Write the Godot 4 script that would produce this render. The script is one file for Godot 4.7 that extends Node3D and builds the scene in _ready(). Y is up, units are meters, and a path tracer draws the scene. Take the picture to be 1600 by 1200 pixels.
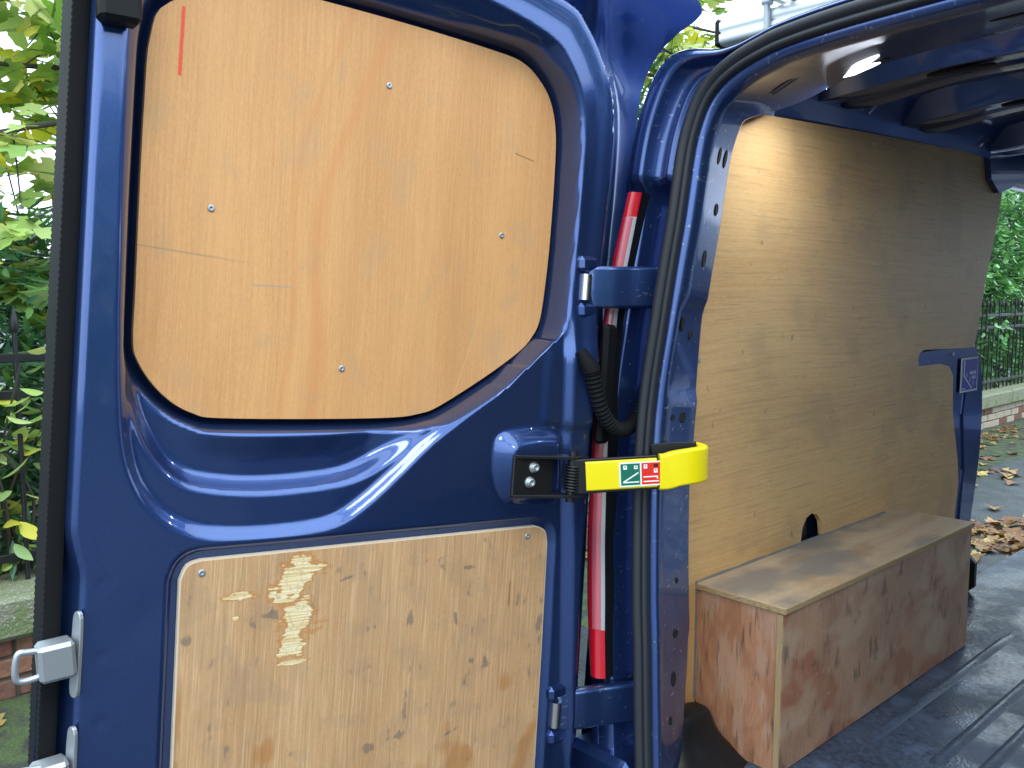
extends Node3D

var used := {}
var M := {}
var rng := RandomNumberGenerator.new()

# ------------------------------------------------------------------ helpers
func numbered(called: String) -> String:
	var n: int = used.get(called, -1) + 1
	used[called] = n
	return called if n == 0 else "%s_%03d" % [called, n]

func thing(called: String, label: String, category: String, at := Vector3.ZERO, group := "") -> Node3D:
	var o := Node3D.new()
	o.name = numbered(called)
	add_child(o)
	o.position = at
	o.set_meta("label", label)
	o.set_meta("category", category)
	if group != "":
		o.set_meta("group", group)
	return o

func put(called: String, mesh: Mesh, mat: Material, parent: Node, label := "") -> MeshInstance3D:
	var o := MeshInstance3D.new()
	o.name = called
	o.mesh = mesh
	o.material_override = mat
	parent.add_child(o, true)
	if label != "":
		o.set_meta("label", label)
	return o

func group_part(called: String, parent: Node, at := Transform3D.IDENTITY) -> Node3D:
	var o := Node3D.new()
	o.name = called
	parent.add_child(o, true)
	o.transform = at
	return o

func mesh_of(v: PackedVector3Array, n: PackedVector3Array, uv: PackedVector2Array, idx: PackedInt32Array) -> ArrayMesh:
	var a := []
	a.resize(Mesh.ARRAY_MAX)
	a[Mesh.ARRAY_VERTEX] = v
	a[Mesh.ARRAY_NORMAL] = n
	a[Mesh.ARRAY_TEX_UV] = uv
	a[Mesh.ARRAY_INDEX] = idx
	var m := ArrayMesh.new()
	m.add_surface_from_arrays(Mesh.PRIMITIVE_TRIANGLES, a)
	return m

# rows of points -> smooth skin. flip turns the outside over.
func skin(rows: Array, flip := false, close_ring := false, caps := false) -> ArrayMesh:
	var v := PackedVector3Array()
	var uv := PackedVector2Array()
	var idx := PackedInt32Array()
	var nr := rows.size()
	var nc: int = rows[0].size()
	for i in nr:
		for j in nc:
			v.append(rows[i][j])
			uv.append(Vector2(float(j) / maxf(nc - 1, 1), float(i) / maxf(nr - 1, 1)))
	var n := PackedVector3Array()
	n.resize(v.size())
	var jm := nc if close_ring else nc - 1
	for i in nr - 1:
		for j in jm:
			var j2 := (j + 1) % nc
			var a := i * nc + j
			var b := i * nc + j2
			var c := (i + 1) * nc + j2
			var d := (i + 1) * nc + j
			var fn := (v[c] - v[a]).cross(v[b] - v[d])
			if flip:
				fn = -fn
				idx.append_array([a, c, b, a, d, c])
			else:
				idx.append_array([a, b, c, a, c, d])
			n[a] += fn
			n[b] += fn
			n[c] += fn
			n[d] += fn
	for i in n.size():
		n[i] = n[i].normalized() if n[i].length() > 1e-12 else Vector3.UP
	if caps:
		for e in 2:
			var r: int = 0 if e == 0 else nr - 1
			var mid := Vector3.ZERO
			for j in nc:
				mid += v[r * nc + j]
			mid /= nc
			var other := Vector3.ZERO
			var r2: int = 1 if e == 0 else nr - 2
			for j in nc:
				other += v[r2 * nc + j]
			other /= nc
			var cn := (mid - other).normalized()
			var base := v.size()
			for j in nc:
				v.append(v[r * nc + j])
				n.append(cn)
				uv.append(Vector2.ZERO)
			v.append(mid)
			n.append(cn)
			uv.append(Vector2.ZERO)
			for j in nc:
				var p := base + j
				var q := base + (j + 1) % nc
				if (mid - v[p]).cross(v[q] - v[p]).dot(cn) > 0:
					idx.append_array([p, q, base + nc])
				else:
					idx.append_array([q, p, base + nc])
	return mesh_of(v, n, uv, idx)

func smooth_line(pts: Array, per := 6) -> Array:
	var out := []
	var k := pts.size()
	for i in k - 1:
		var p0 = pts[maxi(i - 1, 0)]
		var p1 = pts[i]
		var p2 = pts[i + 1]
		var p3 = pts[mini(i + 2, k - 1)]
		for s in per:
			var t := float(s) / per
			out.append(p1.cubic_interpolate(p2, p0, p3, t))
	out.append(pts[k - 1])
	return out

func tube(path: Array, radius, sides := 10, caps := true) -> ArrayMesh:
	var rows := []
	var up := Vector3.UP
	var count := path.size()
	for i in count:
		var t: Vector3 = (path[mini(i + 1, count - 1)] - path[maxi(i - 1, 0)]).normalized()
		if i == 0 and absf(t.dot(up)) > 0.9:
			up = Vector3.RIGHT
		var s := t.cross(up).normalized()
		up = s.cross(t).normalized()
		var r: float = radius if radius is float else radius[i]
		var ring := PackedVector3Array()
		for j in sides:
			var an := TAU * j / sides
			ring.append(path[i] + (s * cos(an) + up * sin(an)) * r)
		rows.append(ring)
	return skin(rows, false, true, caps)

# flat outline (x, y) between z = back and z = front, edges bevelled by b. UV 0..1 over the bounding box.
func panel(poly: PackedVector2Array, front: float, back: float, b := 0.001) -> ArrayMesh:
	if not Geometry2D.is_polygon_clockwise(poly):
		poly.reverse()
	var inner := poly
	if b > 0:
		var off := Geometry2D.offset_polygon(poly, -b, Geometry2D.JOIN_MITER)
		if off.size() == 1 and off[0].size() == poly.size():
			# keep matching order
			var best := 0
			for i in off[0].size():
				if off[0][i].distance_to(poly[0]) < off[0][best].distance_to(poly[0]):
					best = i
			var re := PackedVector2Array()
			var o: PackedVector2Array = off[0]
			if Geometry2D.is_polygon_clockwise(o):
				for i in o.size():
					re.append(o[(best + i) % o.size()])
			else:
				for i in o.size():
					re.append(o[posmod(best - i, o.size())])
			inner = re
	var lo := poly[0]
	var hi := poly[0]
	for p in poly:
		lo = lo.min(p)
		hi = hi.max(p)
	var v := PackedVector3Array()
	var n := PackedVector3Array()
	var uv := PackedVector2Array()
	var idx := PackedInt32Array()
	var tri := Geometry2D.triangulate_polygon(inner)
	for side in 2:
		var z := front if side == 0 else back
		var src := inner if side == 0 else poly
		var use := tri if side == 0 else Geometry2D.triangulate_polygon(poly)
		var base := v.size()
		var fn := Vector3(0, 0, 1 if front > back else -1) * (1 if side == 0 else -1)
		for p in src:
			v.append(Vector3(p.x, p.y, z))
			n.append(fn)
			uv.append(Vector2((p.x - lo.x) / (hi.x - lo.x), (hi.y - p.y) / (hi.y - lo.y)))
		for k in range(0, use.size(), 3):
			var a := base + use[k]
			var bb := base + use[k + 1]
			var c := base + use[k + 2]
			if (v[c] - v[a]).cross(v[bb] - v[a]).dot(fn) > 0:
				idx.append_array([a, bb, c])
			else:
				idx.append_array([a, c, bb])
	var count := poly.size()
	var zb := front - b * signf(front - back)
	for k in count:
		var k2 := (k + 1) % count
		for strip in 2:
			var q: Array
			if strip == 0:
				if inner == poly:
					continue
				q = [Vector3(inner[k].x, inner[k].y, front), Vector3(inner[k2].x, inner[k2].y, front), Vector3(poly[k2].x, poly[k2].y, zb), Vector3(poly[k].x, poly[k].y, zb)]
			else:
				var zt := front if inner == poly else zb
				q = [Vector3(poly[k].x, poly[k].y, zt), Vector3(poly[k2].x, poly[k2].y, zt), Vector3(poly[k2].x, poly[k2].y, back), Vector3(poly[k].x, poly[k].y, back)]
			var e := poly[k2] - poly[k]
			var outn := Vector3(-e.y, e.x, 0).normalized()
			var fn: Vector3 = (q[2] - q[0]).cross(q[1] - q[3]).normalized()
			var mid2 := (poly[k] + poly[k2]) / 2 + Vector2(outn.x, outn.y) * 0.0005
			if Geometry2D.is_point_in_polygon(mid2, poly):
				outn = -outn
			if fn.dot(outn) < 0:
				fn = -fn
			var base := v.size()
			for p in q:
				v.append(p)
				n.append(fn)
				uv.append(Vector2((p.x - lo.x) / (hi.x - lo.x), (hi.y - p.y) / (hi.y - lo.y)))
			if (q[2] - q[0]).cross(q[1] - q[0]).dot(fn) > 0:
				idx.append_array([base, base + 1, base + 2, base, base + 2, base + 3])
			else:
				idx.append_array([base, base + 2, base + 1, base, base + 3, base + 2])
	return mesh_of(v, n, uv, idx)

func box(size: Vector3, b := 0.004) -> ArrayMesh:
	# bevelled box centred on the origin
	var h := size / 2
	b = minf(b, minf(h.x, minf(h.y, h.z)) * 0.9)
	var st := SurfaceTool.new()
	st.begin(Mesh.PRIMITIVE_TRIANGLES)
	st.set_smooth_group(-1)
	var quad := func(q: Array, outn: Vector3):
		var uvs := [Vector2(0, 0), Vector2(1, 0), Vector2(1, 1), Vector2(0, 1)]
		var order := [0, 1, 2, 0, 2, 3]
		if (q[2] - q[0]).cross(q[1] - q[0]).dot(outn) < 0:
			order = [0, 2, 1, 0, 3, 2]
		for k in order:
			st.set_uv(uvs[k])
			st.add_vertex(q[k])
	var ax := [Vector3.RIGHT, Vector3.UP, Vector3.BACK]
	for i in 3:
		var u: Vector3 = ax[(i + 1) % 3]
		var w: Vector3 = ax[(i + 2) % 3]
		var hu: float = h[(i + 1) % 3]
		var hw: float = h[(i + 2) % 3]
		for s in [-1.0, 1.0]:
			var c: Vector3 = ax[i] * h[i] * s
			quad.call([c - u * (hu - b) - w * (hw - b), c + u * (hu - b) - w * (hw - b), c + u * (hu - b) + w * (hw - b), c - u * (hu - b) + w * (hw - b)], ax[i] * s)
			for s2 in [-1.0, 1.0]:   # edge along w, between +-i and +-u
				var p1: Vector3 = c + u * (hu - b) * s2
				var p2: Vector3 = ax[i] * (h[i] - b) * s + u * hu * s2
				quad.call([p1 - w * (hw - b), p1 + w * (hw - b), p2 + w * (hw - b), p2 - w * (hw - b)], ax[i] * s + u * s2)
	for sx in [-1.0, 1.0]:
		for sy in [-1.0, 1.0]:
			for sz in [-1.0, 1.0]:
				var a := Vector3(h.x * sx, (h.y - b) * sy, (h.z - b) * sz)
				var b2 := Vector3((h.x - b) * sx, h.y * sy, (h.z - b) * sz)
				var c2 := Vector3((h.x - b) * sx, (h.y - b) * sy, h.z * sz)
				var t := [a, b2, c2]
				if (c2 - a).cross(b2 - a).dot(Vector3(sx, sy, sz)) < 0:
					t = [a, c2, b2]
				for p in t:
					st.set_uv(Vector2.ZERO)
					st.add_vertex(p)
	st.generate_normals()
	return st.commit()

func lathe(prof: Array, sides := 16) -> ArrayMesh:   # (radius, y) from bottom to top
	var rows := []
	for p in prof:
		var ring := PackedVector3Array()
		for j in sides:
			var an := TAU * j / sides
			ring.append(Vector3(cos(an) * p.x, p.y, sin(an) * p.x))
		rows.append(ring)
	return skin(rows, true, true)

func place(o: Node3D, at: Vector3, rot := Vector3.ZERO) -> Node3D:
	o.position = at
	o.rotation = rot
	return o

# basis whose Y points along d
func along(d: Vector3) -> Basis:
	var y := d.normalized()
	var x := y.cross(Vector3(0.31, 0.2, 0.93)).normalized()
	return Basis(x, y, x.cross(y))

func lin(r: float, g: float, b: float) -> Color:
	return Color(r, g, b).linear_to_srgb()

func mat(c: Color, rough := 0.6, metal := 0.0) -> StandardMaterial3D:
	var m := StandardMaterial3D.new()
	m.albedo_color = c
	m.roughness = rough
	m.metallic = metal
	return m

func fnl(sd: int, freq: float, oct := 3) -> FastNoiseLite:
	var f := FastNoiseLite.new()
	f.seed = sd
	f.noise_type = FastNoiseLite.TYPE_SIMPLEX_SMOOTH
	f.frequency = freq
	f.fractal_type = FastNoiseLite.FRACTAL_FBM if oct > 1 else FastNoiseLite.FRACTAL_NONE
	f.fractal_octaves = oct
	return f

func tex(w: int, h: int, f: Callable) -> ImageTexture:   # f(u, v) -> linear Color
	var d := PackedByteArray()
	d.resize(w * h * 3)
	var k := 0
	for y in h:
		for x in w:
			var c: Color = f.call((x + 0.5) / w, (y + 0.5) / h)
			c = c.linear_to_srgb()
			d[k] = clampi(int(c.r * 255.0 + 0.5), 0, 255)
			d[k + 1] = clampi(int(c.g * 255.0 + 0.5), 0, 255)
			d[k + 2] = clampi(int(c.b * 255.0 + 0.5), 0, 255)
			k += 3
	return ImageTexture.create_from_image(Image.create_from_data(w, h, false, Image.FORMAT_RGB8, d))

func grey(w: int, h: int, f: Callable) -> ImageTexture:   # f(u, v) -> 0..1, for roughness and height
	var d := PackedByteArray()
	d.resize(w * h)
	var k := 0
	for y in h:
		for x in w:
			d[k] = clampi(int(float(f.call((x + 0.5) / w, (y + 0.5) / h)) * 255.0), 0, 255)
			k += 1
	return ImageTexture.create_from_image(Image.create_from_data(w, h, false, Image.FORMAT_L8, d))

func ss(a: float, b: float, x: float) -> float:
	return smoothstep(a, b, x)

# distance to a closed outline, positive inside
func sdist(p: Vector2, poly: PackedVector2Array) -> float:
	var best := 1e9
	var n := poly.size()
	for i in n:
		var q := Geometry2D.get_closest_point_to_segment(p, poly[i], poly[(i + 1) % n])
		best = minf(best, p.distance_squared_to(q))
	best = sqrt(best)
	return best if Geometry2D.is_point_in_polygon(p, poly) else -best

func table(pairs: Array, x: float) -> float:   # piecewise linear look-up, pairs of Vector2 sorted by x
	if x <= pairs[0].x:
		return pairs[0].y
	for i in pairs.size() - 1:
		if x <= pairs[i + 1].x:
			return lerpf(pairs[i].y, pairs[i + 1].y, (x - pairs[i].x) / (pairs[i + 1].x - pairs[i].x))
	return pairs[-1].y

# closed, rounded outline from a few control points
func outline(pts: Array, per := 4) -> PackedVector2Array:
	var out := PackedVector2Array()
	var k := pts.size()
	for i in k:
		for s in per:
			out.append(pts[i].cubic_interpolate(pts[(i + 1) % k], pts[posmod(i - 1, k)], pts[(i + 2) % k], float(s) / per))
	return out

# ------------------------------------------------------------------ scene
func _ready() -> void:
	rng.seed = 7
	# camera
	var cam := Camera3D.new()
	cam.name = "camera"
	add_child(cam)
	cam.position = Vector3(0.0, 1.36, 1.2)
	cam.rotation = Vector3(deg_to_rad(-5.869), deg_to_rad(47.611), 0)
	cam.fov = 47.55
	cam.near = 0.05
	cam.far = 400.0
	cam.current = true
	# sky and exposure
	var env := Environment.new()
	env.background_mode = Environment.BG_SKY
	var sky := Sky.new()
	var sm := ProceduralSkyMaterial.new()
	sm.sky_top_color = Color(0.88, 0.955, 1.0)
	sm.sky_horizon_color = Color(0.74, 0.79, 0.84)
	sm.sky_curve = 0.35
	sm.ground_bottom_color = Color(0.25, 0.26, 0.27)
	sm.ground_horizon_color = Color(0.45, 0.47, 0.48)
	sm.sun_angle_max = 1.0
	sky.sky_material = sm
	env.sky = sky
	env.background_energy_multiplier = 1.7
	env.tonemap_mode = Environment.TONE_MAPPER_LINEAR
	env.tonemap_exposure = 2.2
	env.sdfgi_enabled = true
	env.ssao_enabled = true
	env.ssil_enabled = true
	var we := WorldEnvironment.new()
	we.environment = env
	add_child(we)
	# veiled sun behind the photographer's right shoulder
	var sun := DirectionalLight3D.new()
	sun.name = "sun"
	add_child(sun)
	sun.rotation = Vector3(deg_to_rad(-52), deg_to_rad(62), 0)
	sun.light_energy = 0.2
	sun.light_color = Color(1.0, 0.97, 0.92)
	sun.light_angular_distance = 20.0
	sun.shadow_enabled = true

	materials()
	ground()
	boundary()
	var van := thing("van", "dark blue panel van with rear door open and plywood lining inside", "van")
	van_shell(van)
	rear_frame(van)
	rear_door(van)
	side_lining(van)
	fittings(van)
	plywood_box()
	roof_rack()
	right_door(van)
	plants()
	leaves_on_ground()

# ------------------------------------------------------------------ materials
func ply(w: int, h: int, sd: int, c0: Color, c1: Color, across: float, wander: float, extra: Callable, grain_h := false) -> ImageTexture:
	# c0, c1: light and dark veneer. across: number of grain bands over the width
	var fine := fnl(sd, 1.0, 3)
	var pore := fnl(sd + 5, 1.0, 1)
	var broad := fnl(sd + 1, 1.0, 2)
	var warp := fnl(sd + 2, 1.0, 2)
	return tex(w, h, func(u: float, v: float) -> Color:
		var a := v if grain_h else u
		var b := u if grain_h else v
		var wp := warp.get_noise_2d(a * 1.5, b * 1.5) * wander
		var g := fine.get_noise_2d((a + wp * 0.3) * across, b * 3.0)
		var g2 := fine.get_noise_2d(a * across * 4.0 + 50.0, b * 22.0)
		var br := broad.get_noise_2d((a + wp) * 5.0, b * 0.7 + 9.0)
		var g3 := pore.get_noise_2d(a * across * 6.0, b * 70.0)
		var t := clampf(0.45 + g * 0.5 + g2 * 0.3 + br * 0.5 + g3 * 0.3, 0, 1)
		var c := c0.lerp(c1, t)
		return extra.call(u, v, c))

func materials() -> void:
	var p := mat(lin(0.040, 0.090, 0.285), 0.30, 0.80)
	var flake := fnl(101, 0.9, 1)
	var speck := fnl(102, 0.16, 1)
	p.albedo_texture = tex(512, 512, func(u: float, v: float) -> Color:
		var k := 0.86 + 0.13 * flake.get_noise_2d(u * 512.0, v * 512.0)
		var d := ss(0.66, 0.76, speck.get_noise_2d(u * 512.0, v * 512.0))
		return Color(k, k, k).lerp(Color(1.0, 1.0, 1.0), d))
	p.uv1_triplanar = true
	p.uv1_scale = Vector3(2.2, 2.2, 2.2)
	p.clearcoat_enabled = true
	p.clearcoat = 1.0
	p.clearcoat_roughness = 0.05
	M.paint = p
	M.inner_paint = p
	var p3: StandardMaterial3D = p.duplicate()   # the same paint where loads have chipped it to the primer
	var chip := fnl(103, 0.05, 3)
	p3.albedo_color = Color(1, 1, 1)
	p3.albedo_texture = tex(512, 512, func(u: float, v: float) -> Color:
		var k := 0.86 + 0.13 * flake.get_noise_2d(u * 512.0, v * 512.0)
		var d := ss(0.56, 0.61, chip.get_noise_2d(u * 512.0, v * 512.0))
		return (Color(0.040, 0.090, 0.285) * k).lerp(Color(0.42, 0.45, 0.50), 0.8 * d))
	M.jamb = p3
	M.rubber = mat(lin(0.006, 0.007, 0.009), 0.75)
	M.rubber.metallic_specular = 0.3
	M.seal = mat(lin(0.014, 0.018, 0.026), 0.55)
	M.black = mat(lin(0.008, 0.009, 0.011), 0.4)
	M.black.metallic_specular = 0.3
	M.black_metal = mat(lin(0.015, 0.016, 0.018), 0.35, 0.3)
	M.zinc = mat(lin(0.40, 0.43, 0.46), 0.45, 0.75)
	M.steel = mat(lin(0.6, 0.6, 0.6), 0.25, 1.0)
	M.alu = mat(lin(0.62, 0.66, 0.68), 0.42, 0.6)
	M.yellow = mat(lin(0.83, 0.70, 0.0), 0.42)
	M.iron = mat(lin(0.012, 0.013, 0.016), 0.45, 0.1)
	M.hole = mat(lin(0.004, 0.004, 0.005), 0.9)
	# window board: warm ply, two darker growth bands curving down
	var stain := fnl(41, 6.0, 3)
	M.ply_window = StandardMaterial3D.new()
	M.ply_window.albedo_texture = ply(800, 760, 11, Color(0.685, 0.365, 0.148), Color(0.56, 0.275, 0.10), 150.0, 0.02, func(u: float, v: float, c: Color) -> Color:
		var n := stain.get_noise_2d(u * 0.6, v * 0.6)
		for k in 2:
			var line: float = (0.365 + 0.16 * pow(1.0 - v, 3.4) + 0.012 * sin(v * 9.0)) if k == 0 else (0.305 + 0.10 * pow(1.0 - v, 3.0) + 0.012 * sin(v * 9.0 + 1.0))
			var wd: float = (0.018 if k == 0 else 0.009) * (1.0 + n * 0.6)
			c = c.lerp(Color(0.60, 0.25, 0.085), (0.5 if k == 0 else 0.38) * exp(-pow((u - line) / wd, 2.0)))
		for k in 5:
			var cx: float = [0.56, 0.64, 0.72, 0.12, 0.45][k]
			c = c.lerp(Color(0.54, 0.29, 0.12), 0.22 * exp(-pow((u - cx - n * 0.02) / 0.02, 2.0)) * ss(0.1, 0.5, v + n * 0.3))
		c = c.lerp(Color(0.42, 0.30, 0.18), 0.22 * ss(0.2, 0.6, stain.get_noise_2d(u + 7.0, v * 0.7)))
		# red crayon stroke
		var rl := absf(u - (0.062 - 0.006 * (v - 0.2)))
		if v > 0.115 and v < 0.262:
			c = c.lerp(Color(0.75, 0.06, 0.02), 0.9 * ss(0.0042, 0.0028, rl + 0.0012 * stain.get_noise_2d(u * 20, v * 20)))
		# grey scuff and scratches
		if u < 0.26:
			c = c.lerp(Color(0.24, 0.19, 0.14), 0.5 * ss(0.003, 0.001, absf(v - 0.632 - u * 0.05)) * ss(0.26, 0.1, u))
		c = c.lerp(Color(0.30, 0.28, 0.27), 0.5 * ss(0.0035, 0.001, absf(v - 0.69 + (u - 0.27) * 0.05)) * ss(0.055, 0.03, absf(u - 0.27)))
		c = c.lerp(Color(0.66, 0.42, 0.14), 0.6 * ss(0.0028, 0.001, absf(u - 0.815 + (v - 0.66) * 0.29)) * ss(0.64, 0.7, v))
		c = c.lerp(Color(0.2, 0.11, 0.05), 0.7 * ss(0.003, 0.0012, absf(v - 0.262 - (u - 0.9) * 0.16)) * ss(0.035, 0.025, absf(u - 0.9)))
		return c)
	M.ply_window.roughness = 0.62
	var white_grain := fnl(77, 1.0, 2)
	var ragged := fnl(78, 14.0, 4)
	M.ply_lower = StandardMaterial3D.new()
	M.ply_lower.albedo_texture = ply(800, 700, 21, Color(0.56, 0.345, 0.175), Color(0.445, 0.255, 0.122), 180.0, 0.0, func(u: float, v: float, c: Color) -> Color:
		var wg := white_grain.get_noise_2d(u * 170.0, v * 2.5)
		c = c.lerp(Color(0.67, 0.47, 0.28), 0.5 * ss(0.15, 0.5, wg))
		c = c.lerp(Color(0.2, 0.13, 0.075), 0.28 * ss(0.2, 0.55, white_grain.get_noise_2d(u * 120.0 + 31.0, v * 3.0)))
		var s1 := stain.get_noise_2d(u * 0.8 + 3.0, v * 0.5 + 1.0)
		c = c.lerp(Color(0.42, 0.27, 0.15), 0.3 * ss(0.1, 0.5, s1))
		# rusty water marks low down, by their own outlines
		var s2 := stain.get_noise_2d(u * 0.9 + 13.0, v * 0.45 + 5.0)
		c = c.lerp(Color(0.38, 0.15, 0.03), 0.6 * ss(0.18, 0.5, s2 + 0.9 * (v - 0.62)) * ss(0.25, 0.55, v))
		# black scuffs
		var s3 := ragged.get_noise_2d(u * 2.0 + 5.0, v * 0.6)
		var s4 := stain.get_noise_2d(u * 1.3 - 5.0, v * 1.3)
		c = c.lerp(Color(0.14, 0.11, 0.095), 0.6 * ss(0.30, 0.52, s3) * ss(0.12, 0.4, s4))
		c = c.lerp(Color(0.25, 0.19, 0.14), 0.16 * ss(0.1, 0.4, s4))
		# single scuffs: place, half length, half width, slant
		for q in [[0.379, 0.101, 0.018, 0.005, -0.3], [0.725, 0.107, 0.035, 0.006, -0.1], [0.698, 0.255, 0.006, 0.022, 0.25], [0.98, 0.312, 0.010, 0.05, -0.2], [0.547, 0.585, 0.03, 0.010, -0.2], [0.468, 0.60, 0.022, 0.018, 0.0], [0.80, 0.41, 0.012, 0.020, 0.1], [0.754, 0.40, 0.010, 0.012, 0.0], [0.014, 0.215, 0.010, 0.025, 0.0], [0.70, 0.613, 0.03, 0.005, -0.4], [0.561, 0.238, 0.014, 0.03, 0.0], [0.20, 0.175, 0.020, 0.012, 0.0], [0.60, 0.075, 0.006, 0.012, 0.0], [0.93, 0.86, 0.025, 0.03, 0.0]]:
			if absf(u - q[0]) > q[2] * 2.5 + 0.02 or absf(v - q[1]) > q[3] * 2.5 + 0.02:
				continue
			var du: float = u - q[0]
			var dv: float = v - q[1] - du * q[4] * (1.0 if q[2] > q[3] else 0.0)
			du -= dv * q[4] * (0.0 if q[2] > q[3] else 1.0)
			var dd := Vector2(du / q[2], dv / q[3]).length() + 1.3 * ragged.get_noise_2d(u * 1.6 + 2.0, v * 1.2) + 0.5 * white_grain.get_noise_2d(u * 150.0, v * 9.0)
			c = c.lerp(Color(0.13, 0.11, 0.10), 0.62 * ss(1.0, 0.35, dd))
		# long red-brown scratch
		c = c.lerp(Color(0.22, 0.06, 0.03), 0.7 * ss(0.0035, 0.0015, absf(u - 0.868)) * ss(0.05, 0.03, absf(v - 0.205)))
		# places where the face veneer has torn off
		var r := ragged.get_noise_2d(u * 0.7, v * 0.7)
		var rr := ragged.get_noise_2d(u * 0.4 + 9.0, v * 6.0)
		var best := 1.0
		for q in [Vector4(0.240, 0.100, 0.032, 0.045), Vector4(0.288, 0.056, 0.036, 0.030), Vector4(0.268, 0.205, 0.040, 0.055), Vector4(0.262, 0.262, 0.026, 0.030), Vector4(0.131, 0.118, 0.026, 0.012), Vector4(0.255, 0.312, 0.028, 0.006), Vector4(0.12, 0.173, 0.008, 0.006)]:
			var dd := Vector2((u - q.x) / q.z, (v - q.y) / q.w).length() - 1.0 + r * 1.15 + rr * 0.4
			best = minf(best, dd)
		c = c.lerp(Color(0.46, 0.18, 0.03), 0.65 * ss(0.45, 0.05, best))
		if best < 0.05:
			var pale := Color(0.82, 0.74, 0.50).lerp(Color(0.66, 0.46, 0.20), clampf(0.5 + 1.3 * white_grain.get_noise_2d(u * 4.0, v * 190.0), 0, 1))
			c = c.lerp(pale, ss(0.05, -0.06, best))
			c = c.lerp(Color(0.20, 0.17, 0.13), 0.7 * ss(0.05, 0.0, absf(best + 0.45 + 0.5 * r)))
		# rusty left edge
		c = c.lerp(Color(0.33, 0.15, 0.05), 0.6 * ss(0.016, 0.006, u + 0.008 * r) * ss(0.25, 0.4, v))
		return c)
	M.ply_lower.roughness = 0.6
	var nw := fnl(91, 1.0, 3)
	M.ply_wall = StandardMaterial3D.new()
	M.ply_wall.albedo_texture = ply(1250, 900, 31, Color(0.58, 0.375, 0.165), Color(0.47, 0.285, 0.115), 190.0, 0.05, func(u: float, v: float, c: Color) -> Color:
		c = c.lerp(Color(0.56, 0.42, 0.23), 0.5 * ss(0.34, 0.62, nw.get_noise_2d(u * 5.0, v * 240.0)))
		c = c.lerp(Color(0.25, 0.165, 0.08), 0.4 * ss(0.3, 0.6, nw.get_noise_2d(u * 6.0 + 40.0, v * 170.0)))
		var s := stain.get_noise_2d(u * 0.9 + 21.0, v * 0.7)
		c = c.lerp(Color(0.29, 0.20, 0.11), 0.3 * ss(0.1, 0.5, s))
		var d := ragged.get_noise_2d(u * 3.6 + 1.0, v * 1.7)
		c = c.lerp(Color(0.14, 0.10, 0.06), 0.6 * ss(0.57, 0.68, d))
		c = c.lerp(Color(0.60, 0.47, 0.29), 0.5 * ss(0.55, 0.68, ragged.get_noise_2d(u * 2.0 + 31.0, v * 4.0)))
		# damp orange tide mark along the boxed wheel arch
		var edge := v - 0.735 + 0.05 * stain.get_noise_2d(u * 1.2, 0.3)
		c = c.lerp(Color(0.36, 0.18, 0.05), 0.45 * ss(0.0, 0.04, edge) * ss(0.55, 0.25, u))
		return c, true)
	M.ply_wall.roughness = 0.5
	M.box_front = StandardMaterial3D.new()
	var dirt := func(sd: int, hot: Color, pale: Color) -> Callable:
		var a := fnl(sd, 3.0, 4)
		var b := fnl(sd + 1, 12.0, 4)
		return func(u: float, v: float, c: Color) -> Color:
			var n1 := a.get_noise_2d(u, v * 0.6)
			c = c.lerp(hot, 0.8 * ss(-0.05, 0.3, a.get_noise_2d(u * 1.1 + 8.0, v * 0.5) + 0.22 * (v - 0.6)))
			c = c.lerp(pale, 0.55 * ss(-0.05, 0.35, n1))
			c = c.lerp(Color(0.06, 0.04, 0.033), 0.62 * ss(0.0, 0.55, b.get_noise_2d(u * 1.8, v * 0.22)) * ss(-0.1, 0.35, a.get_noise_2d(u * 2.0 + 3.0, v)))
			c = c.lerp(Color(0.42, 0.34, 0.26), 0.45 * ss(0.52, 0.64, b.get_noise_2d(u * 3.0 + 9.0, v * 1.0)))
			return c
	M.box_front.albedo_texture = ply(800, 360, 51, Color(0.37, 0.23, 0.15), Color(0.24, 0.135, 0.085), 150.0, 0.03, dirt.call(52, Color(0.26, 0.10, 0.05), Color(0.40, 0.30, 0.215)))
	M.box_front.roughness = 0.5
	M.box_end = StandardMaterial3D.new()
	M.box_end.albedo_texture = ply(420, 600, 56, Color(0.42, 0.215, 0.12), Color(0.32, 0.14, 0.075), 40.0, 0.3, dirt.call(57, Color(0.30, 0.13, 0.065), Color(0.42, 0.27, 0.19)))
	M.box_end.roughness = 0.45
	M.box_top = StandardMaterial3D.new()
	var tn := fnl(63, 2.5, 4)
	M.box_top.albedo_texture = ply(700, 190, 61, Color(0.44, 0.34, 0.235), Color(0.33, 0.245, 0.16), 70.0, 0.02, func(u: float, v: float, c: Color) -> Color:
		c = c.lerp(Color(0.12, 0.125, 0.13), 0.7 * ss(-0.1, 0.5, tn.get_noise_2d(u * 1.1 + 2.0, v * 0.35) + 0.25 - 0.5 * absf(u - 0.2)))
		c = c.lerp(Color(0.34, 0.21, 0.10), 0.5 * ss(0.15, 0.45, tn.get_noise_2d(u * 1.4 + 12.0, v + 4.0)))
		return c, true)
	M.box_top.roughness = 0.55
	M.ply_edge = mat(lin(0.46, 0.36, 0.22), 0.8)
	var pe := fnl(66, 1.0, 2)
	M.ply_edge.albedo_texture = tex(256, 64, func(u: float, v: float) -> Color:
		var layer := 0.5 + 0.6 * pe.get_noise_2d(u * 30.0 + 9.0, v * 30.0)
		var c := Color(0.95, 0.9, 0.75).lerp(Color(0.55, 0.45, 0.36), clampf(layer, 0.0, 1.0))
		return c.lerp(Color(0.15, 0.13, 0.12), 0.6 * ss(0.15, 0.5, pe.get_noise_2d(u * 14.0, v * 3.0))))
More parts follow.
